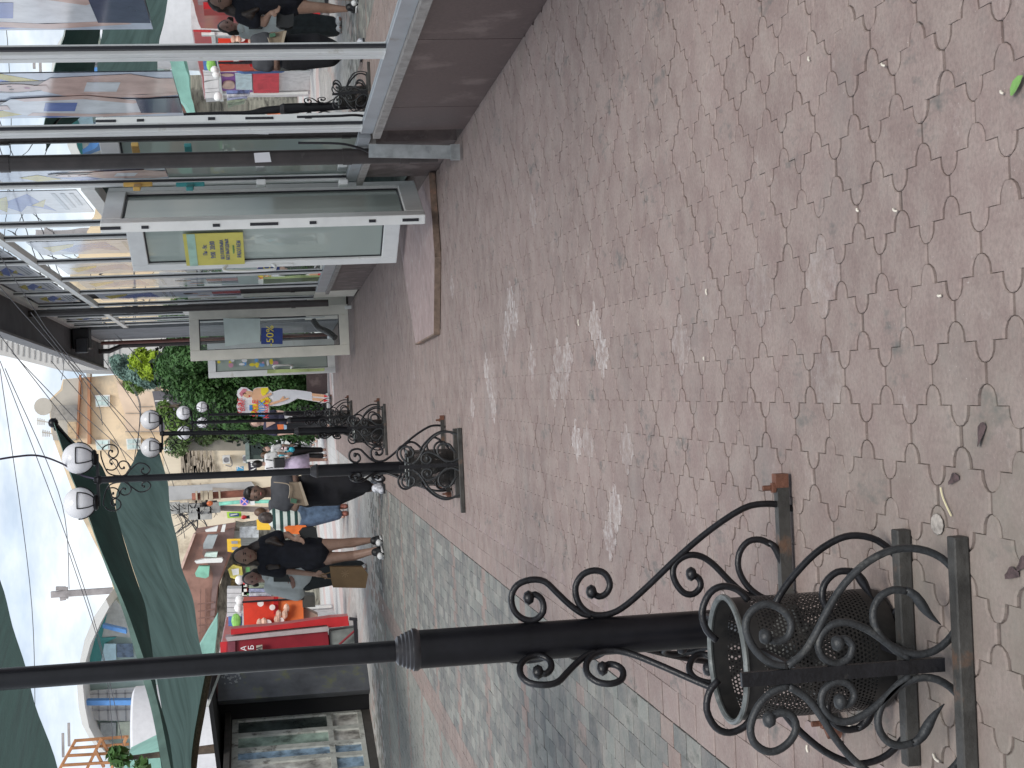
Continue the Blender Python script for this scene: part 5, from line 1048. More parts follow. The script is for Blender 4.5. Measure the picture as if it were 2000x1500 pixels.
# ---------------------------------------------------------------- people
def za(*p): return [(440 + x / 5.77, 940 + y / 5.77) for x, y in p]      # window [440,940]
def zb(*p): return [(440 + x / 5.77, 740 + y / 5.77) for x, y in p]      # window [440,740]
def SK(n, c): return mat(n, c, .5, .1, 20, spec=.4)
SKN = SK('skin_tan', (.32, .20, .15)); SKD = SK('skin_brown', (.17, .105, .08)); SKP = SK('skin_pale', (.52, .34, .27))
HAIRB = mat('dark_hair', (.012, .009, .008), .45, .4, 60, stretch=(1, 1, .1)); HAIRW = mat('brown_hair', (.11, .06, .035), .5, .4, 40)
class Fig:
    def __init__(s, name, base, d, label, cat='person'):
        s.d = d; s.root = thing('person', (base.x, base.y, 0), label, cat); s.k = 1.
    def p(s, q, dy=0.): return Y(q[0], q[1], s.d + dy)
def head(mb, c, r=.1, face=-1):  # c head centre, r half width; face -1 looks towards the camera
    mb.ball(c, (r * .78, r * .98, r * 1.18), 18); f = face
    mb.ball(c + Vector((0, f * r * .22, -r * .55)), (r * .56, r * .6, r * .62), 14)     # jaw
    mb.ball(c + Vector((0, f * r * .92, -r * .18)), (r * .13, r * .2, r * .26), 8)      # nose
    mb.ball(c + Vector((0, f * r * .80, .12 * r)), (r * .5, r * .14, r * .1), 8)        # brow
    mb.ball(c + Vector((0, f * r * .80, -.55 * r)), (r * .22, r * .12, r * .1), 8)      # lips
    for sx in (-1, 1): mb.ball(c + Vector((sx * r * .8, 0, -.1 * r)), (r * .1, r * .18, r * .26), 8)
def face_parts(c, r, root, body, face=-1, lip=(.30, .09, .08)):
    mb = MB()
    for sx in (-1, 1): mb.ball(c + Vector((sx * r * .33, face * r * .86, -.03 * r)), (r * .14, r * .07, r * .075), 8)
    mb.build('eyes', mat('eye_dark', (.02, .015, .012), .3), root, True)
    mb = MB()
    for sx in (-1, 1): mb.ball(c + Vector((sx * r * .34, face * r * .90, .16 * r)), (r * .22, r * .06, r * .04), 8)
    mb.build('eyebrows', HAIRB, root, True)
    mb = MB(); mb.ball(c + Vector((0, face * r * .90, -.56 * r)), (r * .22, r * .06, r * .07), 10); mb.build('lips', mat('lips', lip, .4), root, True)
def hand(mb, w_, dr, side, curl=.5, k=1.):  # w_ wrist, dr direction of the hand, side vector towards the thumb
    dr = Vector(dr).normalized(); side = Vector(side).normalized(); nrm = dr.cross(side).normalized(); w_ = Vector(w_)
    mb.cap(w_, w_ + dr * .03 * k, .022 * k, .026 * k); 
    for i in range(4):
        o = side * (.024 - i * .016) * k; a = w_ + dr * .02 * k + o; b = w_ + dr * (.085 - abs(i - 1) * .004) * k + o
        mb.cap(a, b, .013 * k, .011 * k, 8); L = (.040, .045, .041, .032)[i] * k
        d1 = (dr + nrm * curl * .7).normalized(); c = b + d1 * L; d2 = (dr * .5 + nrm * curl * 1.4).normalized() if curl > .1 else dr; e = c + d2 * L * .8
        mb.cap(b, c, .0098 * k, .009 * k, 8); mb.cap(c, e, .009 * k, .0078 * k, 8)
    a = w_ + dr * .015 * k + side * .022 * k; b = a + (side * .8 + dr * .7).normalized() * .04 * k; c = b + (dr + nrm * .4).normalized() * .032 * k
    mb.cap(a, b, .013 * k, .011 * k, 8); mb.cap(b, c, .0105 * k, .009 * k, 8)
def foot(mb, ank, dr, k=1., h=.0):
    dr = Vector(dr).normalized(); g = Vector((ank.x, ank.y, .04 * k)); mb.cap(g - dr * .05 * k, g + dr * .13 * k, .04 * k, .036 * k); mb.cap(ank, g, .04 * k, .042 * k)
def shoe(mb, ank, dr, k=1.):
    dr = Vector(dr).normalized(); g = Vector((ank.x, ank.y, .046)); mb.cap(g - dr * .06 * k, g + dr * .12 * k, .05 * k, .045 * k); mb.cap(g + Vector((0, 0, .05)), g, .05 * k, .05 * k)
# A: woman in black
A = Fig('a', G(752, 1064), 19.15, 'woman in a black shirt and shorts with long hair, carrying a large brown paper bag')
p = lambda x, y, dy=0.: A.p(za((x, y))[0], dy)
hc = p(225, 842, -.02); hr = .118
ft1 = Vector((p(1700, 660).x, 19.05, 0)); ft2 = Vector((p(1770, 770).x, 18.9, 0))
mb = MB(); head(mb, hc, hr); mb.cap(p(290, 842, .02), p(400, 835, .03), .056, .06)
sh1, sh2 = p(440, 690, .03), p(440, 985, .03)
mb.cap(sh1, sh2, .07, .07); mb.ball(p(560, 830, .02), (.17, .11, .19), 18); mb.ball(p(760, 825, .02), (.145, .10, .17), 18); mb.ball(p(950, 815, .03), (.175, .12, .15), 18)
mb.cap(sh1, p(700, 600, .03), .052, .042); mb.cap(p(700, 600, .03), p(790, 655, -.15), .042, .028); hand(mb, p(785, 640, -.15), (-.3, -.3, -.85), (1, -.3, 0), .7, 1.05)
mb.cap(sh2, p(690, 1010, .03), .052, .044); mb.cap(p(690, 1010, .03), p(1020, 1050, -.08), .044, .027); hand(mb, p(1015, 1050, -.08), (-.1, -.1, -1), (1, -.6, 0), .9, 1.1)
mb.cap(p(980, 735), p(1330, 700, -.03), .098, .062); mb.cap(p(1330, 700, -.03), p(1450, 690), .062, .062); mb.cap(p(1430, 690), p(1640, 665, -.02), .063, .036)
mb.cap(p(980, 890), p(1340, 848, -.06), .098, .062); mb.cap(p(1340, 848, -.06), p(1470, 835, -.05), .062, .062); mb.cap(p(1450, 838, -.05), p(1740, 765, -.2), .063, .036)
blob(mb, 'body', SKN, A.root, .0085, 2)
face_parts(hc, hr, A.root, None)
CL = mat('black_cotton', (.008, .009, .016), .85, .3, 12, bump=.5, bscale=25)
mb = MB(); mb.cap(sh1, sh2, .088, .088); mb.ball(p(560, 830, .02), (.20, .14, .24), 20); mb.ball(p(760, 822, .02), (.185, .135, .26), 20); mb.ball(p(940, 815, .02), (.20, .145, .20), 20); mb.cap(p(700, 815), p(1010, 810), .17, .185)
mb.cap(sh1, p(590, 630, .03), .085, .092); mb.cap(sh2, p(615, 1010, .03), .085, .092); blob(mb, 'shirt', CL, A.root, .012, 3)
mb = MB(); mb.cap(p(950, 735), p(1045, 722), .135, .105); mb.cap(p(950, 895), p(1075, 880), .135, .11); blob(mb, 'shorts', CL, A.root, .012, 3)
mb = MB(); mb.ball(hc + Vector((0, .045, .02)), (hr * .95, hr * .95, hr * 1.22), 18)
for sx, ys in ((-1, (905, 960, 985)), (1, (760, 720, 700))):
    mb.cap(hc + Vector((sx * hr * .80, .02, .03)), p(330, ys[0], .03), .034, .05); mb.cap(p(330, ys[0], .03), p(520, ys[1], -.02), .05, .05)
mb.cap(p(300, 740, .05), p(450, 690, .02), .05, .07); mb.cap(p(450, 690, .02), p(560, 655, -.02), .075, .06); mb.cap(p(520, 680, -.03), p(640, 720, -.09), .05, .03); mb.cap(p(500, 960, -.06), p(600, 960, -.08), .045, .03)
blob(mb, 'hair', mat('long_dark_hair', (.030, .018, .013), .45, .6, 10, stretch=(6, 6, 1)), A.root, .012, 2)
SN = mat('sneaker_black', (.012, .012, .014), .5); SW = mat('sneaker_white', (.75, .75, .75), .5, .05)
for f, dr in ((ft1, (-.1, -1, 0)), (ft2, (-.25, -1, 0))):
    mb = MB(); shoe(mb, Vector((f.x, f.y, .08)), dr, 1.05); o = blob(mb, 'sneaker', SN, A.root, .009, 1)
    mb = MB(); d = Vector(dr).normalized(); mb.ball(Vector((f.x, f.y, .05)) + d * .145, (.045, .05, .038), 10); mb.cap(Vector((f.x, f.y, .018)) - d * .07, Vector((f.x, f.y, .018)) + d * .15, .018, .018); mb.cap(Vector((f.x, f.y, .018)) - d * .06 + Vector((.035, 0, 0)), Vector((f.x, f.y, .018)) + d * .12 + Vector((.035, 0, 0)), .018, .018); mb.cap(Vector((f.x, f.y, .018)) - d * .06 - Vector((.035, 0, 0)), Vector((f.x, f.y, .018)) + d * .12 - Vector((.035, 0, 0)), .018, .018); mb.build('sole', SW, A.root, True)
# her bags are things of their own
KR = mat('kraft_paper', (.17, .105, .05), .75, .15, 5, bump=.3, bscale=9)
bg_ = thing('paper_bag', (A.p(za((1400, 1080))[0]).x, 19, .5), 'large brown kraft paper bag with a faint logo held by the black dressed woman', 'paper bag')
q = [A.p(k_, -.16) for k_ in za((1190, 975), (1545, 975), (1600, 1050), (1575, 1195), (1222, 1188), (1205, 1110))]
mb = MB(); mb.prism(q, (0, .13, 0)); bevel(mb.build('bag', KR, bg_), .01)
mb = MB(); mb.tube(spline([A.p(k_, -.15) for k_ in za((1205, 1020), (1110, 1050), (1075, 1060), (1110, 1085), (1210, 1100))]), .007, 6); mb.build('handle', KR, bg_)
mb = MB(); c = A.p(za((1350, 1040))[0], -.163)
for k_ in range(8): a = k_ * math.pi / 4; mb.beam(c, c + Vector((math.cos(a) * .05, 0, math.sin(a) * .05)), .008, .003, up=(0, 1, 0))
mb.build('logo', mat('logo_tan', (.27, .18, .10), .7), bg_)
sb = thing('shoulder_bag', (A.p(za((940, 590))[0]).x, 19, 1), 'black leather shoulder bag at the hip of the black dressed woman', 'handbag')
mb = MB(); mb.prism([A.p(k_, -.05) for k_ in za((850, 580), (880, 545), (980, 530), (1010, 545), (1030, 660), (870, 660))], (0, .12, 0)); bevel(mb.build('bag', mat('black_leather', (.01, .01, .011), .3), sb), .02)
mb = MB(); mb.tube(spline([A.p(k_, -.07) for k_ in za((455, 950), (600, 800), (760, 680), (860, 620))]), .009, 6); mb.build('strap', CL, sb)
# B: person in grey tee with a cardboard tray
B = Fig('b', G(750, 955), 18.35, 'person with short dark hair in a grey tee and wide black trousers')
p = lambda x, y, dy=0.: B.p(za((x, y))[0], dy)
hc = p(345, 138, -.02); hr = .106
mb = MB(); head(mb, hc, hr); mb.cap(p(430, 130, .02), p(540, 122, .03), .056, .062)
sh1, sh2 = p(590, -15, .03), p(590, 240, .03)
mb.cap(sh1, sh2, .065, .065); mb.ball(p(680, 115, .02), (.165, .11, .16), 18); mb.ball(p(850, 110, .03), (.15, .11, .16), 18); mb.ball(p(960, 100, .03), (.16, .12, .12), 18)
mb.cap(sh2, p(790, 300, .05), .05, .042); mb.cap(p(790, 300, .05), p(840, 200, -.17), .042, .028); hand(mb, p(845, 215, -.17), (.8, -.2, -.1), (0, -.3, 1), .6)
mb.cap(sh1, p(790, -60, .05), .05, .042); mb.cap(p(790, -60, .05), p(800, 25, -.17), .042, .028); hand(mb, p(800, 10, -.17), (-.8, -.2, -.2), (0, -.3, 1), .6)
mb.cap(p(960, 40), p(1650, 60, -.02), .07, .04); mb.cap(p(960, 160), p(1650, 80, .12), .07, .04)
blob(mb, 'body', SKD, B.root, .009, 2); face_parts(hc, hr, B.root, None, lip=(.2, .08, .07))
GT = mat('charcoal_tee', (.055, .058, .068), .85, .15, 10, bump=.4, bscale=22)
mb = MB(); mb.cap(sh1, sh2, .082, .082); mb.ball(p(690, 112, .02), (.19, .135, .2), 20); mb.ball(p(850, 108, .03), (.18, .13, .2), 20); mb.cap(sh2, p(680, 265, .04), .082, .085); mb.cap(sh1, p(680, -45, .04), .082, .085); blob(mb, 'tee', GT, B.root, .012, 3)
TR = mat('black_wide_trousers', (.005, .005, .008), .9, .3, 8, bump=.6, bscale=14)
mb = MB(); mb.cap(p(930, 40), p(930, 175), .13, .13); mb.cap(p(950, 10), p(1400, 0, -.05), .13, .13); mb.cap(p(1400, 0, -.05), p(1590, 55, -.03), .13, .075); mb.cap(p(960, 150), p(1250, 145, .0), .14, .14); mb.cap(p(1250, 145, 0), p(1520, 90, .05), .14, .08); mb.cap(p(1100, 20), p(1100, 140), .15, .15); blob(mb, 'trousers', TR, B.root, .014, 3)
mb = MB(); mb.ball(hc + Vector((0, .03, .045)), (hr * .86, hr * 1.0, hr * 1.0), 18); mb.ball(hc + Vector((.02, -.07, .085)), (hr * .62, .03, .035), 12); blob(mb, 'hair', HAIRB, B.root, .009, 1)
mb = MB(); f = Vector((p(1770, 70).x, 18.25, 0)); shoe(mb, Vector((f.x, f.y, .08)), (-.1, -1, 0), 1.1); shoe(mb, Vector((f.x + .05, f.y + .25, .08)), (.3, -1, 0), 1.1); blob(mb, 'sneakers', mat('silver_sneaker', (.45, .46, .5), .5, .5, 30), B.root, .009, 1)
mb = MB(); mb.box((f.x, f.y - .03, .012), (.11, .30, .024)); mb.box((f.x + .05, f.y + .22, .012), (.11, .30, .024)); mb.build('soles', SN, B.root)
cb = thing('cardboard_box', (p(830, 150).x, 18.1, .9), 'open grey brown cardboard tray with green packets held by the person in grey', 'box')
CBM = mat('cardboard', (.20, .155, .11), .8, .12, 6)
mb = MB(); mb.prism([B.p(k_, -.30) for k_ in za((720, 15), (845, 10), (930, 270), (905, 278), (735, 245))], (0, .16, 0)); mb.build('tray', CBM, cb); mb = MB(); mb.prism([B.p(k_, -.31) for k_ in za((825, 10), (850, 5), (940, 268), (905, 275))], (0, -.01, 0)); mb.build('flap', mat('cardboard_light', (.30, .25, .19), .8), cb)
mb = MB(); mb.prism([B.p(k_, -.34) for k_ in za((740, 190), (810, 205), (800, 250), (735, 240))], (0, .02, 0)); mb.build('packet', mat('packet_green', (.05, .13, .08), .6), cb)
mb = MB(); mb.tube(spline([B.p(k_, -.33) for k_ in za((545, 10), (700, 30), (730, 90), (715, 190))]), .006, 5); mb.build('cord', mat('cord_beige', (.4, .33, .25), .7), cb)
# C: woman in striped top walking away
C = Fig('c', G(681, 1013), 27.4, 'woman in a green and white striped top and blue jeans walking away')
p = lambda x, y, dy=0.: C.p(za((x, y))[0], dy)
hc = p(450, 410); hr = .105; mb = MB(); head(mb, hc, hr, 1); mb.cap(p(500, 410), p(560, 412), .055, .06); sh1, sh2 = p(585, 330), p(585, 500)
mb.cap(sh1, sh2, .06, .06); mb.ball(p(700, 415), (.16, .11, .22), 16); mb.cap(sh2, p(760, 560), .05, .04); mb.cap(p(760, 560), p(880, 575, -.08), .04, .03); hand(mb, p(880, 572, -.08), (0, -.2, -1), (1, 0, 0), .6); mb.cap(sh1, p(760, 300), .05, .04); mb.cap(p(760, 300), p(900, 320, .1), .04, .03); hand(mb, p(900, 320, .1), (0, .2, -1), (-1, 0, 0), .6)
mb.cap(p(850, 370), p(1270, 280, .1), .09, .05); mb.cap(p(850, 450), p(1290, 365), .09, .05); foot(mb, p(1290, 285, .1), (0, 1, 0)); foot(mb, p(1310, 365), (0, 1, 0)); blob(mb, 'body', SKP, C.root, .011, 2)
def stripes(name, a, b, w_, n):
    if name in MC: return MC[name]
    m = bpy.data.materials.new(name); m.use_nodes = True; nt = m.node_tree; MC[name] = m; tc = nt.nodes.new('ShaderNodeTexCoord'); sx = nt.nodes.new('ShaderNodeSeparateXYZ'); nt.links.new(tc.outputs['Object'], sx.inputs[0])
    d = nt.nodes.new('ShaderNodeMath'); d.operation = 'MULTIPLY'; d.inputs[1].default_value = 1 / w_; nt.links.new(sx.outputs[2], d.inputs[0]); f = nt.nodes.new('ShaderNodeMath'); f.operation = 'FRACT'; nt.links.new(d.outputs[0], f.inputs[0])
    g = nt.nodes.new('ShaderNodeMath'); g.operation = 'GREATER_THAN'; g.inputs[1].default_value = .45; nt.links.new(f.outputs[0], g.inputs[0]); nt.links.new(mixc(nt, g.outputs[0], a, b), nt.nodes['Principled BSDF'].inputs['Base Color']); nt.nodes['Principled BSDF'].inputs['Roughness'].default_value = .85; return m
mb = MB(); mb.cap(sh1, sh2, .08, .08); mb.cap(p(600, 415), p(790, 412), .20, .20); mb.cap(sh2, p(700, 545), .085, .10); mb.cap(sh1, p(690, 310), .08, .085); blob(mb, 'striped_top', stripes('green_white_stripes', (.02, .06, .055), (.60, .66, .62), .128, 6), C.root, .014, 3)
JN = mat('blue_denim', (.09, .14, .22), .85, .3, 9, bump=.4, bscale=30)
mb = MB(); mb.cap(p(850, 380), p(850, 440), .17, .17); mb.cap(p(850, 370), p(1240, 285, .1), .15, .095); mb.cap(p(860, 440), p(1250, 370), .16, .11); blob(mb, 'jeans', JN, C.root, .013, 3)
mb = MB(); mb.ball(hc + Vector((0, -.02, 0)), (hr * .95, hr * 1.0, hr * 1.22), 16); mb.cap(p(450, 410, -.06), p(535, 415, -.07), .10, .10); blob(mb, 'hair', mat('ash_brown_hair', (.05, .035, .03), .5, .5, 20), C.root, .012, 1)
mb = MB(); foot(mb, p(1290, 285, .1), (0, 1, 0), 1.15); foot(mb, p(1310, 365), (0, 1, 0), 1.15); blob(mb, 'sandals', mat('brown_sandal', (.20, .07, .05), .6, .6, 30), C.root, .011, 1)
ob = thing('shopping_bag', (p(800, 540).x, 27.2, 1), 'bright orange shopping bag at the side of the striped woman', 'bag')
mb = MB(); mb.prism([C.p(k_, -.15) for k_ in za((680, 520), (740, 500), (900, 505), (925, 545), (860, 590), (700, 580))], (0, .15, 0)); bevel(mb.build('bag', mat('orange_bag', (.75, .17, .03), .5), ob), .015)
mb = MB(); mb.tube([C.p(k_, -.1) for k_ in za((700, 540), (600, 500), (690, 510))], .01, 5); mb.build('handle', mat('orange_bag', (.75, .17, .03)), ob)
# D: woman in white shirt
D = Fig('d', G(716, 1120), 22.6, 'woman in a loose white shirt and black trousers clutching a dark folder')
p = lambda x, y, dy=0.: D.p(za((x, y))[0], dy)
hc = p(305, 1095, -.02); hr = .108; mb = MB(); head(mb, hc, hr); mb.cap(p(370, 1095), p(470, 1080), .055, .06); sh1, sh2 = p(490, 990), p(510, 1200)
mb.cap(sh1, sh2, .062, .062); mb.ball(p(640, 1080), (.16, .11, .22), 16); mb.ball(p(840, 1060), (.16, .11, .2), 16)
mb.cap(sh2, p(760, 1265), .05, .042); mb.cap(p(760, 1265), p(905, 1195, -.02), .042, .03); hand(mb, p(900, 1200, -.05), (.5, -.2, -.8), (0, -1, .2), .7); mb.cap(sh1, p(700, 1000, .02), .05, .042); mb.cap(p(720, 1010, .02), p(755, 1110, -.2), .042, .032); hand(mb, p(740, 1085, -.2), (-.9, -.1, -.25), (0, -.3, 1), .5, 1.1)
mb.cap(p(950, 1000), p(1560, 960, .05), .08, .045); mb.cap(p(950, 1110), p(1540, 1040), .08, .045); foot(mb, p(1590, 960, .05), (-.1, -1, 0)); foot(mb, p(1580, 1045), (-.1, -1, 0)); blob(mb, 'body', SK('skin_rosy', (.36, .21, .17)), D.root, .010, 2); face_parts(hc, hr, D.root, None)
WS = mat('white_loose_shirt', (.56, .59, .58), .85, .08, 5, bump=.9, bscale=9)
mb = MB(); mb.cap(sh1, sh2, .08, .08); mb.cap(p(600, 1060), p(850, 1060), .19, .21); mb.cap(sh2, p(800, 1250), .10, .13); mb.cap(sh1, p(640, 980), .09, .1); blob(mb, 'shirt', WS, D.root, .013, 3)
mb = MB(); mb.ball(p(455, 1055, -.10), (.09, .04, .06), 10); mb.build('collar', WS, D.root, True)
mb = MB(); mb.cap(p(920, 1020), p(920, 1120), .15, .15); mb.cap(p(950, 1000), p(1500, 965, .05), .14, .10); mb.cap(p(960, 1110), p(1480, 1045), .145, .10); blob(mb, 'trousers', mat('soft_black_trousers', (.025, .03, .032), .85, .3, 8, bump=.4, bscale=15), D.root, .013, 3)
mb = MB(); mb.ball(hc + Vector((0, .04, .03)), (hr * .93, hr * .95, hr * 1.15), 16); mb.cap(p(330, 1020, .02), p(420, 1020, .03), .05, .05); mb.cap(p(330, 1165, .03), p(360, 1165, .04), .035, .03); blob(mb, 'hair', HAIRB, D.root, .011, 1)
mb = MB(); shoe(mb, p(1590, 960, .05), (-.1, -1, 0)); shoe(mb, p(1580, 1045), (-.1, -1, 0)); blob(mb, 'shoes', SW, D.root, .010, 1)
fo = thing('folder', (p(640, 1080).x, 22.3, 1.2), 'black folder pressed to the chest of the white shirted woman', 'folder')
mb = MB(); mb.prism([D.p(k_, -.26) for k_ in za((545, 1035), (690, 1030), (735, 1130), (550, 1128))], (0, .03, 0)); bevel(mb.build('cover', mat('folder_black', (.012, .016, .016), .4), fo), .006)
# simple walkers further off (still posed figures)
def walker(lbl, d, hx, hy, fx, fy, sk, hair, top, bot, width=.2, back=True, legskin=True, skirt=None, sleeves=True, bend=0., hairlen=0.):
    g = Vector((Y(fx, fy, d).x, d, 0)); W = Fig('w', g, d, lbl); h = Y(hx, hy, d); Hh = h.z + .13; k_ = Hh / 1.7; r = .1 * k_; fc = 1 if back else -1
    cx = lambda z: g.x + (h.x - g.x) * (z / h.z)
    def q(dx, dy, z): return Vector((cx(z * k_) + dx * k_, d + dy * k_, z * k_))
    mb = MB(); head(mb, h, r, fc); mb.cap(q(0, 0, 1.45), q(0, 0, 1.38), .05 * k_); mb.cap(q(-.16, 0, 1.36), q(.16, 0, 1.36), .055 * k_); mb.ball(q(0, 0, 1.2), (.15 * k_, .1 * k_, .2 * k_), 14); mb.ball(q(0, 0, .95), (.15 * k_, .1 * k_, .14 * k_), 14)
    for s in (-1, 1):
        mb.cap(q(s * .18, 0, 1.36), q(s * .24, .02, 1.1), .043 * k_, .037 * k_); mb.cap(q(s * .24, .02, 1.1), q(s * .22, -.12 * fc * -1, .92), .036 * k_, .025 * k_); hand(mb, q(s * .22, .12 * fc, .92), (0, .2 * fc, -1), (-s, 0, 0), .5, k_)
        st_ = .12 * s; mb.cap(q(s * .08, 0, .9), q(s * .08, st_ * .5, .48), .08 * k_, .052 * k_); mb.cap(q(s * .08, st_ * .5, .48), q(s * .07, st_, .09), .052 * k_, .034 * k_); foot(mb, q(s * .07, st_, .09), (0, fc, 0), k_)
    blob(mb, 'body', sk, W.root, .014, 2)
    mb = MB(); mb.cap(q(-.16, 0, 1.36), q(.16, 0, 1.36), .07 * k_); mb.ball(q(0, 0, 1.2), (width * .95 * k_, .13 * k_, .22 * k_), 14); mb.ball(q(0, 0, 1.02), (width * .95 * k_, .13 * k_, .14 * k_), 14)
    if sleeves:
        for s in (-1, 1): mb.cap(q(s * .18, 0, 1.36), q(s * .225, .01, 1.18), .065 * k_, .06 * k_)
    blob(mb, 'top', top, W.root, .016, 2)
    mb = MB()
    if skirt: mb.lathe(q(0, 0, 0), [(.15 * k_, 1.0 * k_), (.19 * k_, .8 * k_), (.24 * k_, skirt * k_), (.22 * k_, (skirt + .02) * k_), (0, .9 * k_)], 20); mb.build('skirt', bot, W.root, True)
    else:
        for s in (-1, 1): mb.cap(q(s * .08, 0, .92), q(s * .08, .06 * s, .48), .115 * k_, .085 * k_); mb.cap(q(s * .08, .06 * s, .48), q(s * .07, .12 * s, .14), .085 * k_, .075 * k_)
        blob(mb, 'trousers', bot, W.root, .016, 2)
    mb = MB(); mb.ball(h + Vector((0, -.02 * fc, .015)), (r * .92, r * 1.0, r * 1.2), 14)
    if hairlen: mb.cap(h + Vector((0, -.06 * fc, -.02)), h + Vector((0, -.08 * fc, -hairlen)), r * .8, r * .7)
    blob(mb, 'hair', hair, W.root, .014, 1); return W, q, k_
LIL = mat('lilac_print', (.50, .42, .56), .8, .2, 8); WT = mat('white_cotton', (.66, .66, .67), .8, .06)
W1, q, k_ = walker('woman in a white blouse and long lilac skirt walking away with a small black backpack', 36.5, 504, 906, 606, 906, SKP, HAIRB, WT, LIL, .19, True, skirt=.42)
bp = thing('backpack', (q(0, 0, 0).x, 36.3, 1), 'small black backpack on the back of the woman in the lilac skirt', 'backpack'); mb = MB(); mb.box(q(.03, -.19, 1.1), (.24, .1, .26)); bevel(mb.build('bag', SN, bp), .03)
mb = MB()
for s in (-1, 1): mb.tube([q(s * .1, -.14, 1.40), q(s * .08, -.17, 1.25)], .012, 5)
mb.build('strap', SN, bp)
W2, q, k_ = walker('brown haired child in white and black beside the lilac skirted woman', 37.2, 519, 889, 598, 886, SKP, HAIRW, WT, SN, .15, True, hairlen=.1)
um = thing('toy_net', (q(.1, 0, 0).x, 37, .8), 'bright cyan and blue stick like toy pointing down beside the child', 'toy'); mb = MB(); mb.tube([Y(545, 892, 36.8), Y(560, 884, 36.8)], [.03, .05], 8); mb.build('handle', mat('cyan_plastic', (.05, .5, .65), .4), um, True); mb = MB(); mb.ball(Y(570, 878, 36.8), (.07, .05, .07), 10); mb.tube([Y(560, 884, 36.8), Y(568, 879, 36.8)], .03, 6); mb.build('bulb', mat('cyan_plastic', (.05, .5, .65)), um, True)
walker('person in pale grey with brown hair beyond the second lamp post', 44, 518, 857, 600, 858, SKP, HAIRW, mat('pale_grey_cotton', (.55, .58, .57), .8), mat('pale_grey_trousers', (.5, .5, .48), .8), .2, True, hairlen=.05)
walker('person in white top with a red print near the green booth window', 47, 521, 877, 592, 874, SKP, HAIRW, mat('white_red_print', (.65, .5, .52), .8, .5, 6), mat('grey_trousers', (.25, .25, .27), .8), .18, False)
walker('dark haired person in a dark top half hidden between the boy and the striped woman', 29, 510, 1000, 668, 1000, SKP, HAIRW, GT, JN, .18, True)
W5, q, k_ = walker('person in a navy low necked top and black skirt behind the far lamp posts', 33.8, 500, 826, 632, 826, SKP, HAIRW, mat('navy_top', (.03, .03, .06), .8), SN, .23, False, hairlen=.12)
mb = MB(); mb.prism([q(-.1, -.13, 1.36), q(.1, -.13, 1.36), q(0, -.15, 1.16)], (0, -.01, 0)); mb.build('neckline', SKP, W5.root)
hb_ = thing('handbag', (q(.2, 0, 0).x, 33.5, .8), 'orange and pale blue handbag held by the person in navy', 'handbag'); mb = MB(); mb.prism([Y(x, y, 33.45) for x, y in ((541, 829), (554, 829), (554, 838), (543, 839))], (0, .1, 0)); mb.build('bag', ORG, hb_); mb = MB(); mb.prism([Y(x, y, 33.4) for x, y in ((554, 829), (560, 831), (560, 838), (555, 839))], (0, .1, 0)); mb.build('side', mat('pale_blue_side', (.35, .5, .65), .5), hb_)
mb = MB(); mb.prism([Y(x, y, 33.3) for x, y in ((555, 812), (571, 813), (570, 820), (557, 819))], (0, .05, 0)); mb.build('paper', WT, hb_)
# ---------------------------------------------------------------- cutout advertising lady
def zs(*p): return [(450 + x / 9.375, 740 + y / 9.375) for x, y in p]
cs = thing('cutout_sign', (Y(640, 775, 33).x, 33, 0), 'flat cutout advert of a woman in a yellow top and white trousers by the hedge', 'cutout sign')
SD = 33.0
def cut(pts, name, m, k, parent=cs): 
    mb = MB(); mb.prism([Y(x, y, SD - .012 * k) for x, y in zs(*pts)], (0, .011, 0)); return mb.build(name, m, parent)
CW = mat('card_white', (.80, .80, .82), .5, .03); CS = mat('card_skin', (.75, .45, .27), .5, .08); CY = mat('card_yellow', (.85, .72, .03), .5, .05); CR = mat('card_red', (.70, .03, .04), .5, .1)
cut([(120, 280), (130, 210), (200, 150), (300, 160), (360, 205), (410, 230), (430, 180), (500, 155), (690, 148), (715, 200), (770, 240), (860, 210), (940, 190), (1200, 200), (1480, 240), (1500, 265), (1740, 285), (1805, 320), (1800, 430), (1700, 440), (1500, 405), (1230, 360), (1080, 440), (900, 490), (710, 500), (715, 640), (560, 665), (350, 668), (320, 640), (250, 658), (150, 620), (108, 500), (160, 370), (115, 290)], 'board', CW, 0)
cut([(160, 270), (230, 180), (300, 185), (290, 230), (200, 330)], 'cutout_hair_bow', mat('card_rose', (.65, .22, .28), .5, .3, 9), 1)
cut([(225, 270), (300, 220), (390, 230), (410, 260), (380, 330), (300, 350), (240, 320)], 'cutout_face', CS, 1)
cut([(330, 310), (350, 300), (360, 325), (340, 335)], 'cutout_lips', CR, 2); cut([(262, 262), (280, 258), (282, 272), (264, 276)], 'cutout_eye', INK, 2)
cut([(400, 250), (430, 195), (480, 170), (560, 165), (590, 300), (560, 440), (500, 470), (420, 440), (390, 330)], 'cutout_shoulders', CS, 1)
cut([(560, 165), (690, 158), (700, 220), (640, 290), (745, 400), (690, 460), (540, 460), (560, 380), (600, 320), (560, 260)], 'cutout_top', CY, 2)
cut([(600, 310), (740, 250), (765, 285), (640, 345), (560, 380)], 'cutout_arm', CS, 3); cut([(720, 440), (900, 390), (960, 320), (985, 330), (970, 365), (1060, 345), (1070, 365), (960, 410), (720, 485)], 'cutout_arm', CS, 3)
cut([(770, 250), (960, 205), (1230, 215), (1490, 250), (1500, 390), (1240, 345), (1080, 425), (900, 470), (800, 480), (780, 350)], 'cutout_trousers', mat('card_shaded_white', (.68, .70, .74), .5, .04), 1)
cut([(1490, 262), (1720, 290), (1715, 335), (1495, 315)], 'cutout_leg', CS, 1); cut([(1500, 345), (1715, 365), (1710, 420), (1500, 395)], 'cutout_leg', CS, 1)
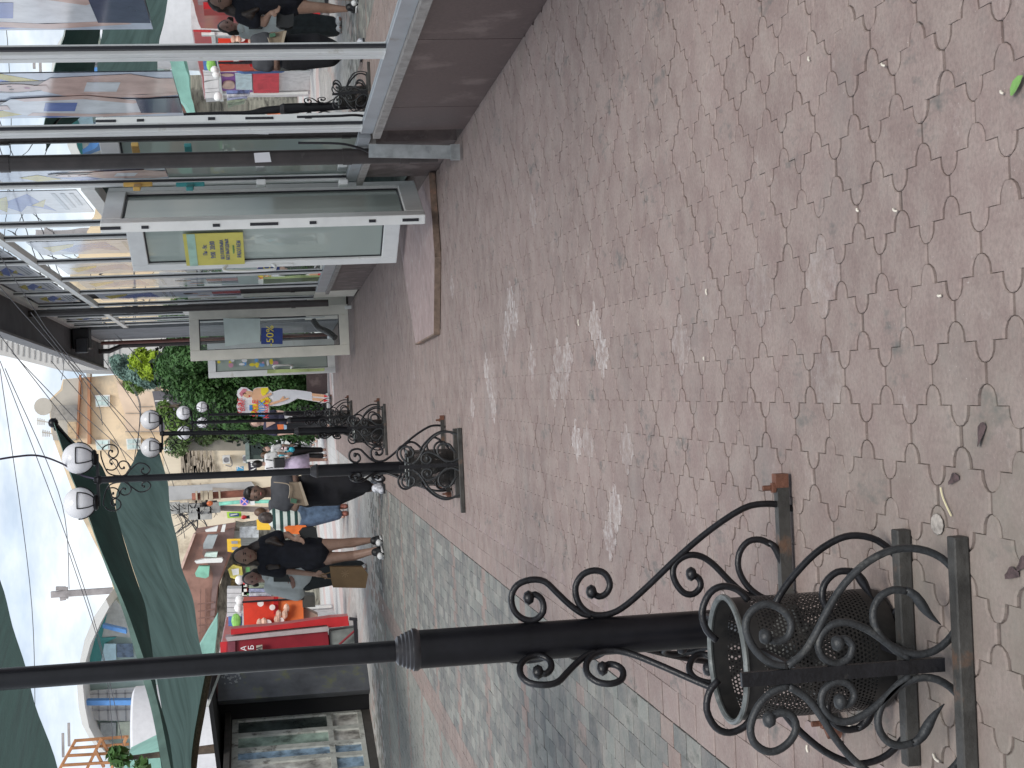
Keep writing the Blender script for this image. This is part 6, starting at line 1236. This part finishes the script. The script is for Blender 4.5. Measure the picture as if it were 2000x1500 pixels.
cut([(1715, 290), (1790, 320), (1720, 340)], 'cutout_shoe', CR, 2); cut([(1710, 365), (1785, 400), (1710, 425)], 'cutout_shoe', CR, 2)
cut([(350, 470), (500, 455), (520, 560), (430, 640), (360, 650), (400, 560)], 'yellow_patch', CY, 1); cut([(345, 480), (400, 475), (410, 590), (350, 580)], 'blue_patch', mat('card_blue', (.05, .25, .62), .5), 2)
TB = mat('card_blue', (.05, .25, .62))
for s_, x, y, sz, m_, k2 in (('SALE', 455, 540, .17, CR, 3), ('MIX', 580, 545, .2, TB, 3), ('КАФЕ', 665, 545, .15, CR, 3), ('КАФЕ', 180, 505, .13, CR, 2), ('BAR', 230, 490, .13, CR, 2)):
    text('lettering', s_, sz, m_, Y(*zs((x, y))[0], SD - .02 - .01 * k2), Rv, Uv, cs, .003)
# ---------------------------------------------------------------- small litter on the paving
lf_ = G(1986, 168, .006); mb = MB(); pts = [(0, -.028), (.008, -.018), (.011, 0), (.008, .016), (0, .026), (-.008, .016), (-.011, 0), (-.008, -.018)]
V = [Vector((lf_.x + x * math.cos(.5) - y * math.sin(.5), lf_.y + x * math.sin(.5) + y * math.cos(.5), .007 + abs(x) * .35)) for x, y in pts] + [Vector((lf_.x, lf_.y, .008))]
mb.add(V, [(i, (i + 1) % 8, 8) for i in range(8)]); tag(mb.build('fallen_leaf', mat('fresh_green_leaf', (.16, .32, .08), .5, .1, 40), None), 'small green leaf lying on the near paving', 'leaf')
def bit(x, y, l, w_, a, m, name, lb, h=.005):
    c = G(x, y, .006); mb = MB(); d = Vector((math.cos(a), math.sin(a), 0)); mb.tube(spline([c - d * l / 2, c + Vector((-d.y, d.x, 0)) * l * .08 + Vector((0, 0, h * .3)), c + d * l / 2], 3), w_, 6); tag(mb.build(name, m, None, True), lb, 'litter', 'cigarette ends and scraps scattered on the near paving')
BUT = mat('cigarette_paper', (.62, .58, .50), .8); 
for x, y, l, a in ((1748, 410, .022, 1.2), (1130, 630 + 0, .03, .2), (1660, 1415, .03, 1.3), (1828, 1480, .03, 1.2), (1577, 1462, .02, .3), (1675, 410, .012, .9), (1835, 577, .016, 1.5), (1957, 180, .012, 1), (1580, 115, .014, .4), (1725, 126, .02, 1.1), (1375, 700, .012, 0), (1380, 570, .02, .2)):
    bit(x, y, l * .9, .0026, a, BUT, 'cigarette_end', 'tiny pale cigarette end lying on the near paving')
for x, y in ((1845, 960), (1850, 985)):
    pass
c0 = G(1837, 952, .006); c1_ = G(1858, 1008, .006); mb = MB(); mb.tube(spline([c0, c0.lerp(c1_, .5) + Vector((.006, .012, 0)), c1_]), .0018, 5); tag(mb.build('straw_stalk', mat('straw', (.55, .5, .32), .8), None), 'thin pale dry stalk beside the nearest bin', 'stalk')
DK2 = mat('dry_brown_leaf', (.07, .045, .045), .8, .4, 60)
for i, (x, y, s_) in enumerate(((1862, 935, .045), (1915, 848, .05), (1976, 1120, .05), (1998, 1100, .05))):
    c = G(x, y, .005); a = (.3, 1.0, .2, .4)[i]; V = []
    for k_ in range(10):
        t = 2 * math.pi * k_ / 10; px_, py_ = s_ * .55 * math.cos(t), s_ * .22 * math.sin(t) * (1 + .3 * math.sin(3 * t)); V.append(Vector((c.x + px_ * math.cos(a + 1.57) - py_ * math.sin(a + 1.57), c.y + px_ * math.sin(a + 1.57) + py_ * math.cos(a + 1.57), .0055 + .003 * math.sin(t * 2))))
    mb = MB(); V.append(Vector((c.x, c.y, .009))); mb.add(V, [(k_, (k_ + 1) % 10, 10) for k_ in range(10)]); tag(mb.build('dry_leaf', DK2, None), ('dark dry leaf close to the nearest bin feet', 'dark pointed dry leaf alone on the pink paving', 'dark dry leaf below the front foot bar', 'dark dry leaf at the bottom frame edge by the bin')[i], 'leaf')
c = G(1830, 1024, .004); mb = MB(); mb.ball(c, (.022, .03, .003), 12); tag(mb.build('mortar_blob', mat('mortar_white', (.33, .30, .27), .95, .35, 60, bump=.6), None, True), 'pale mortar blob on the paving beside the middle foot bar', 'mortar')
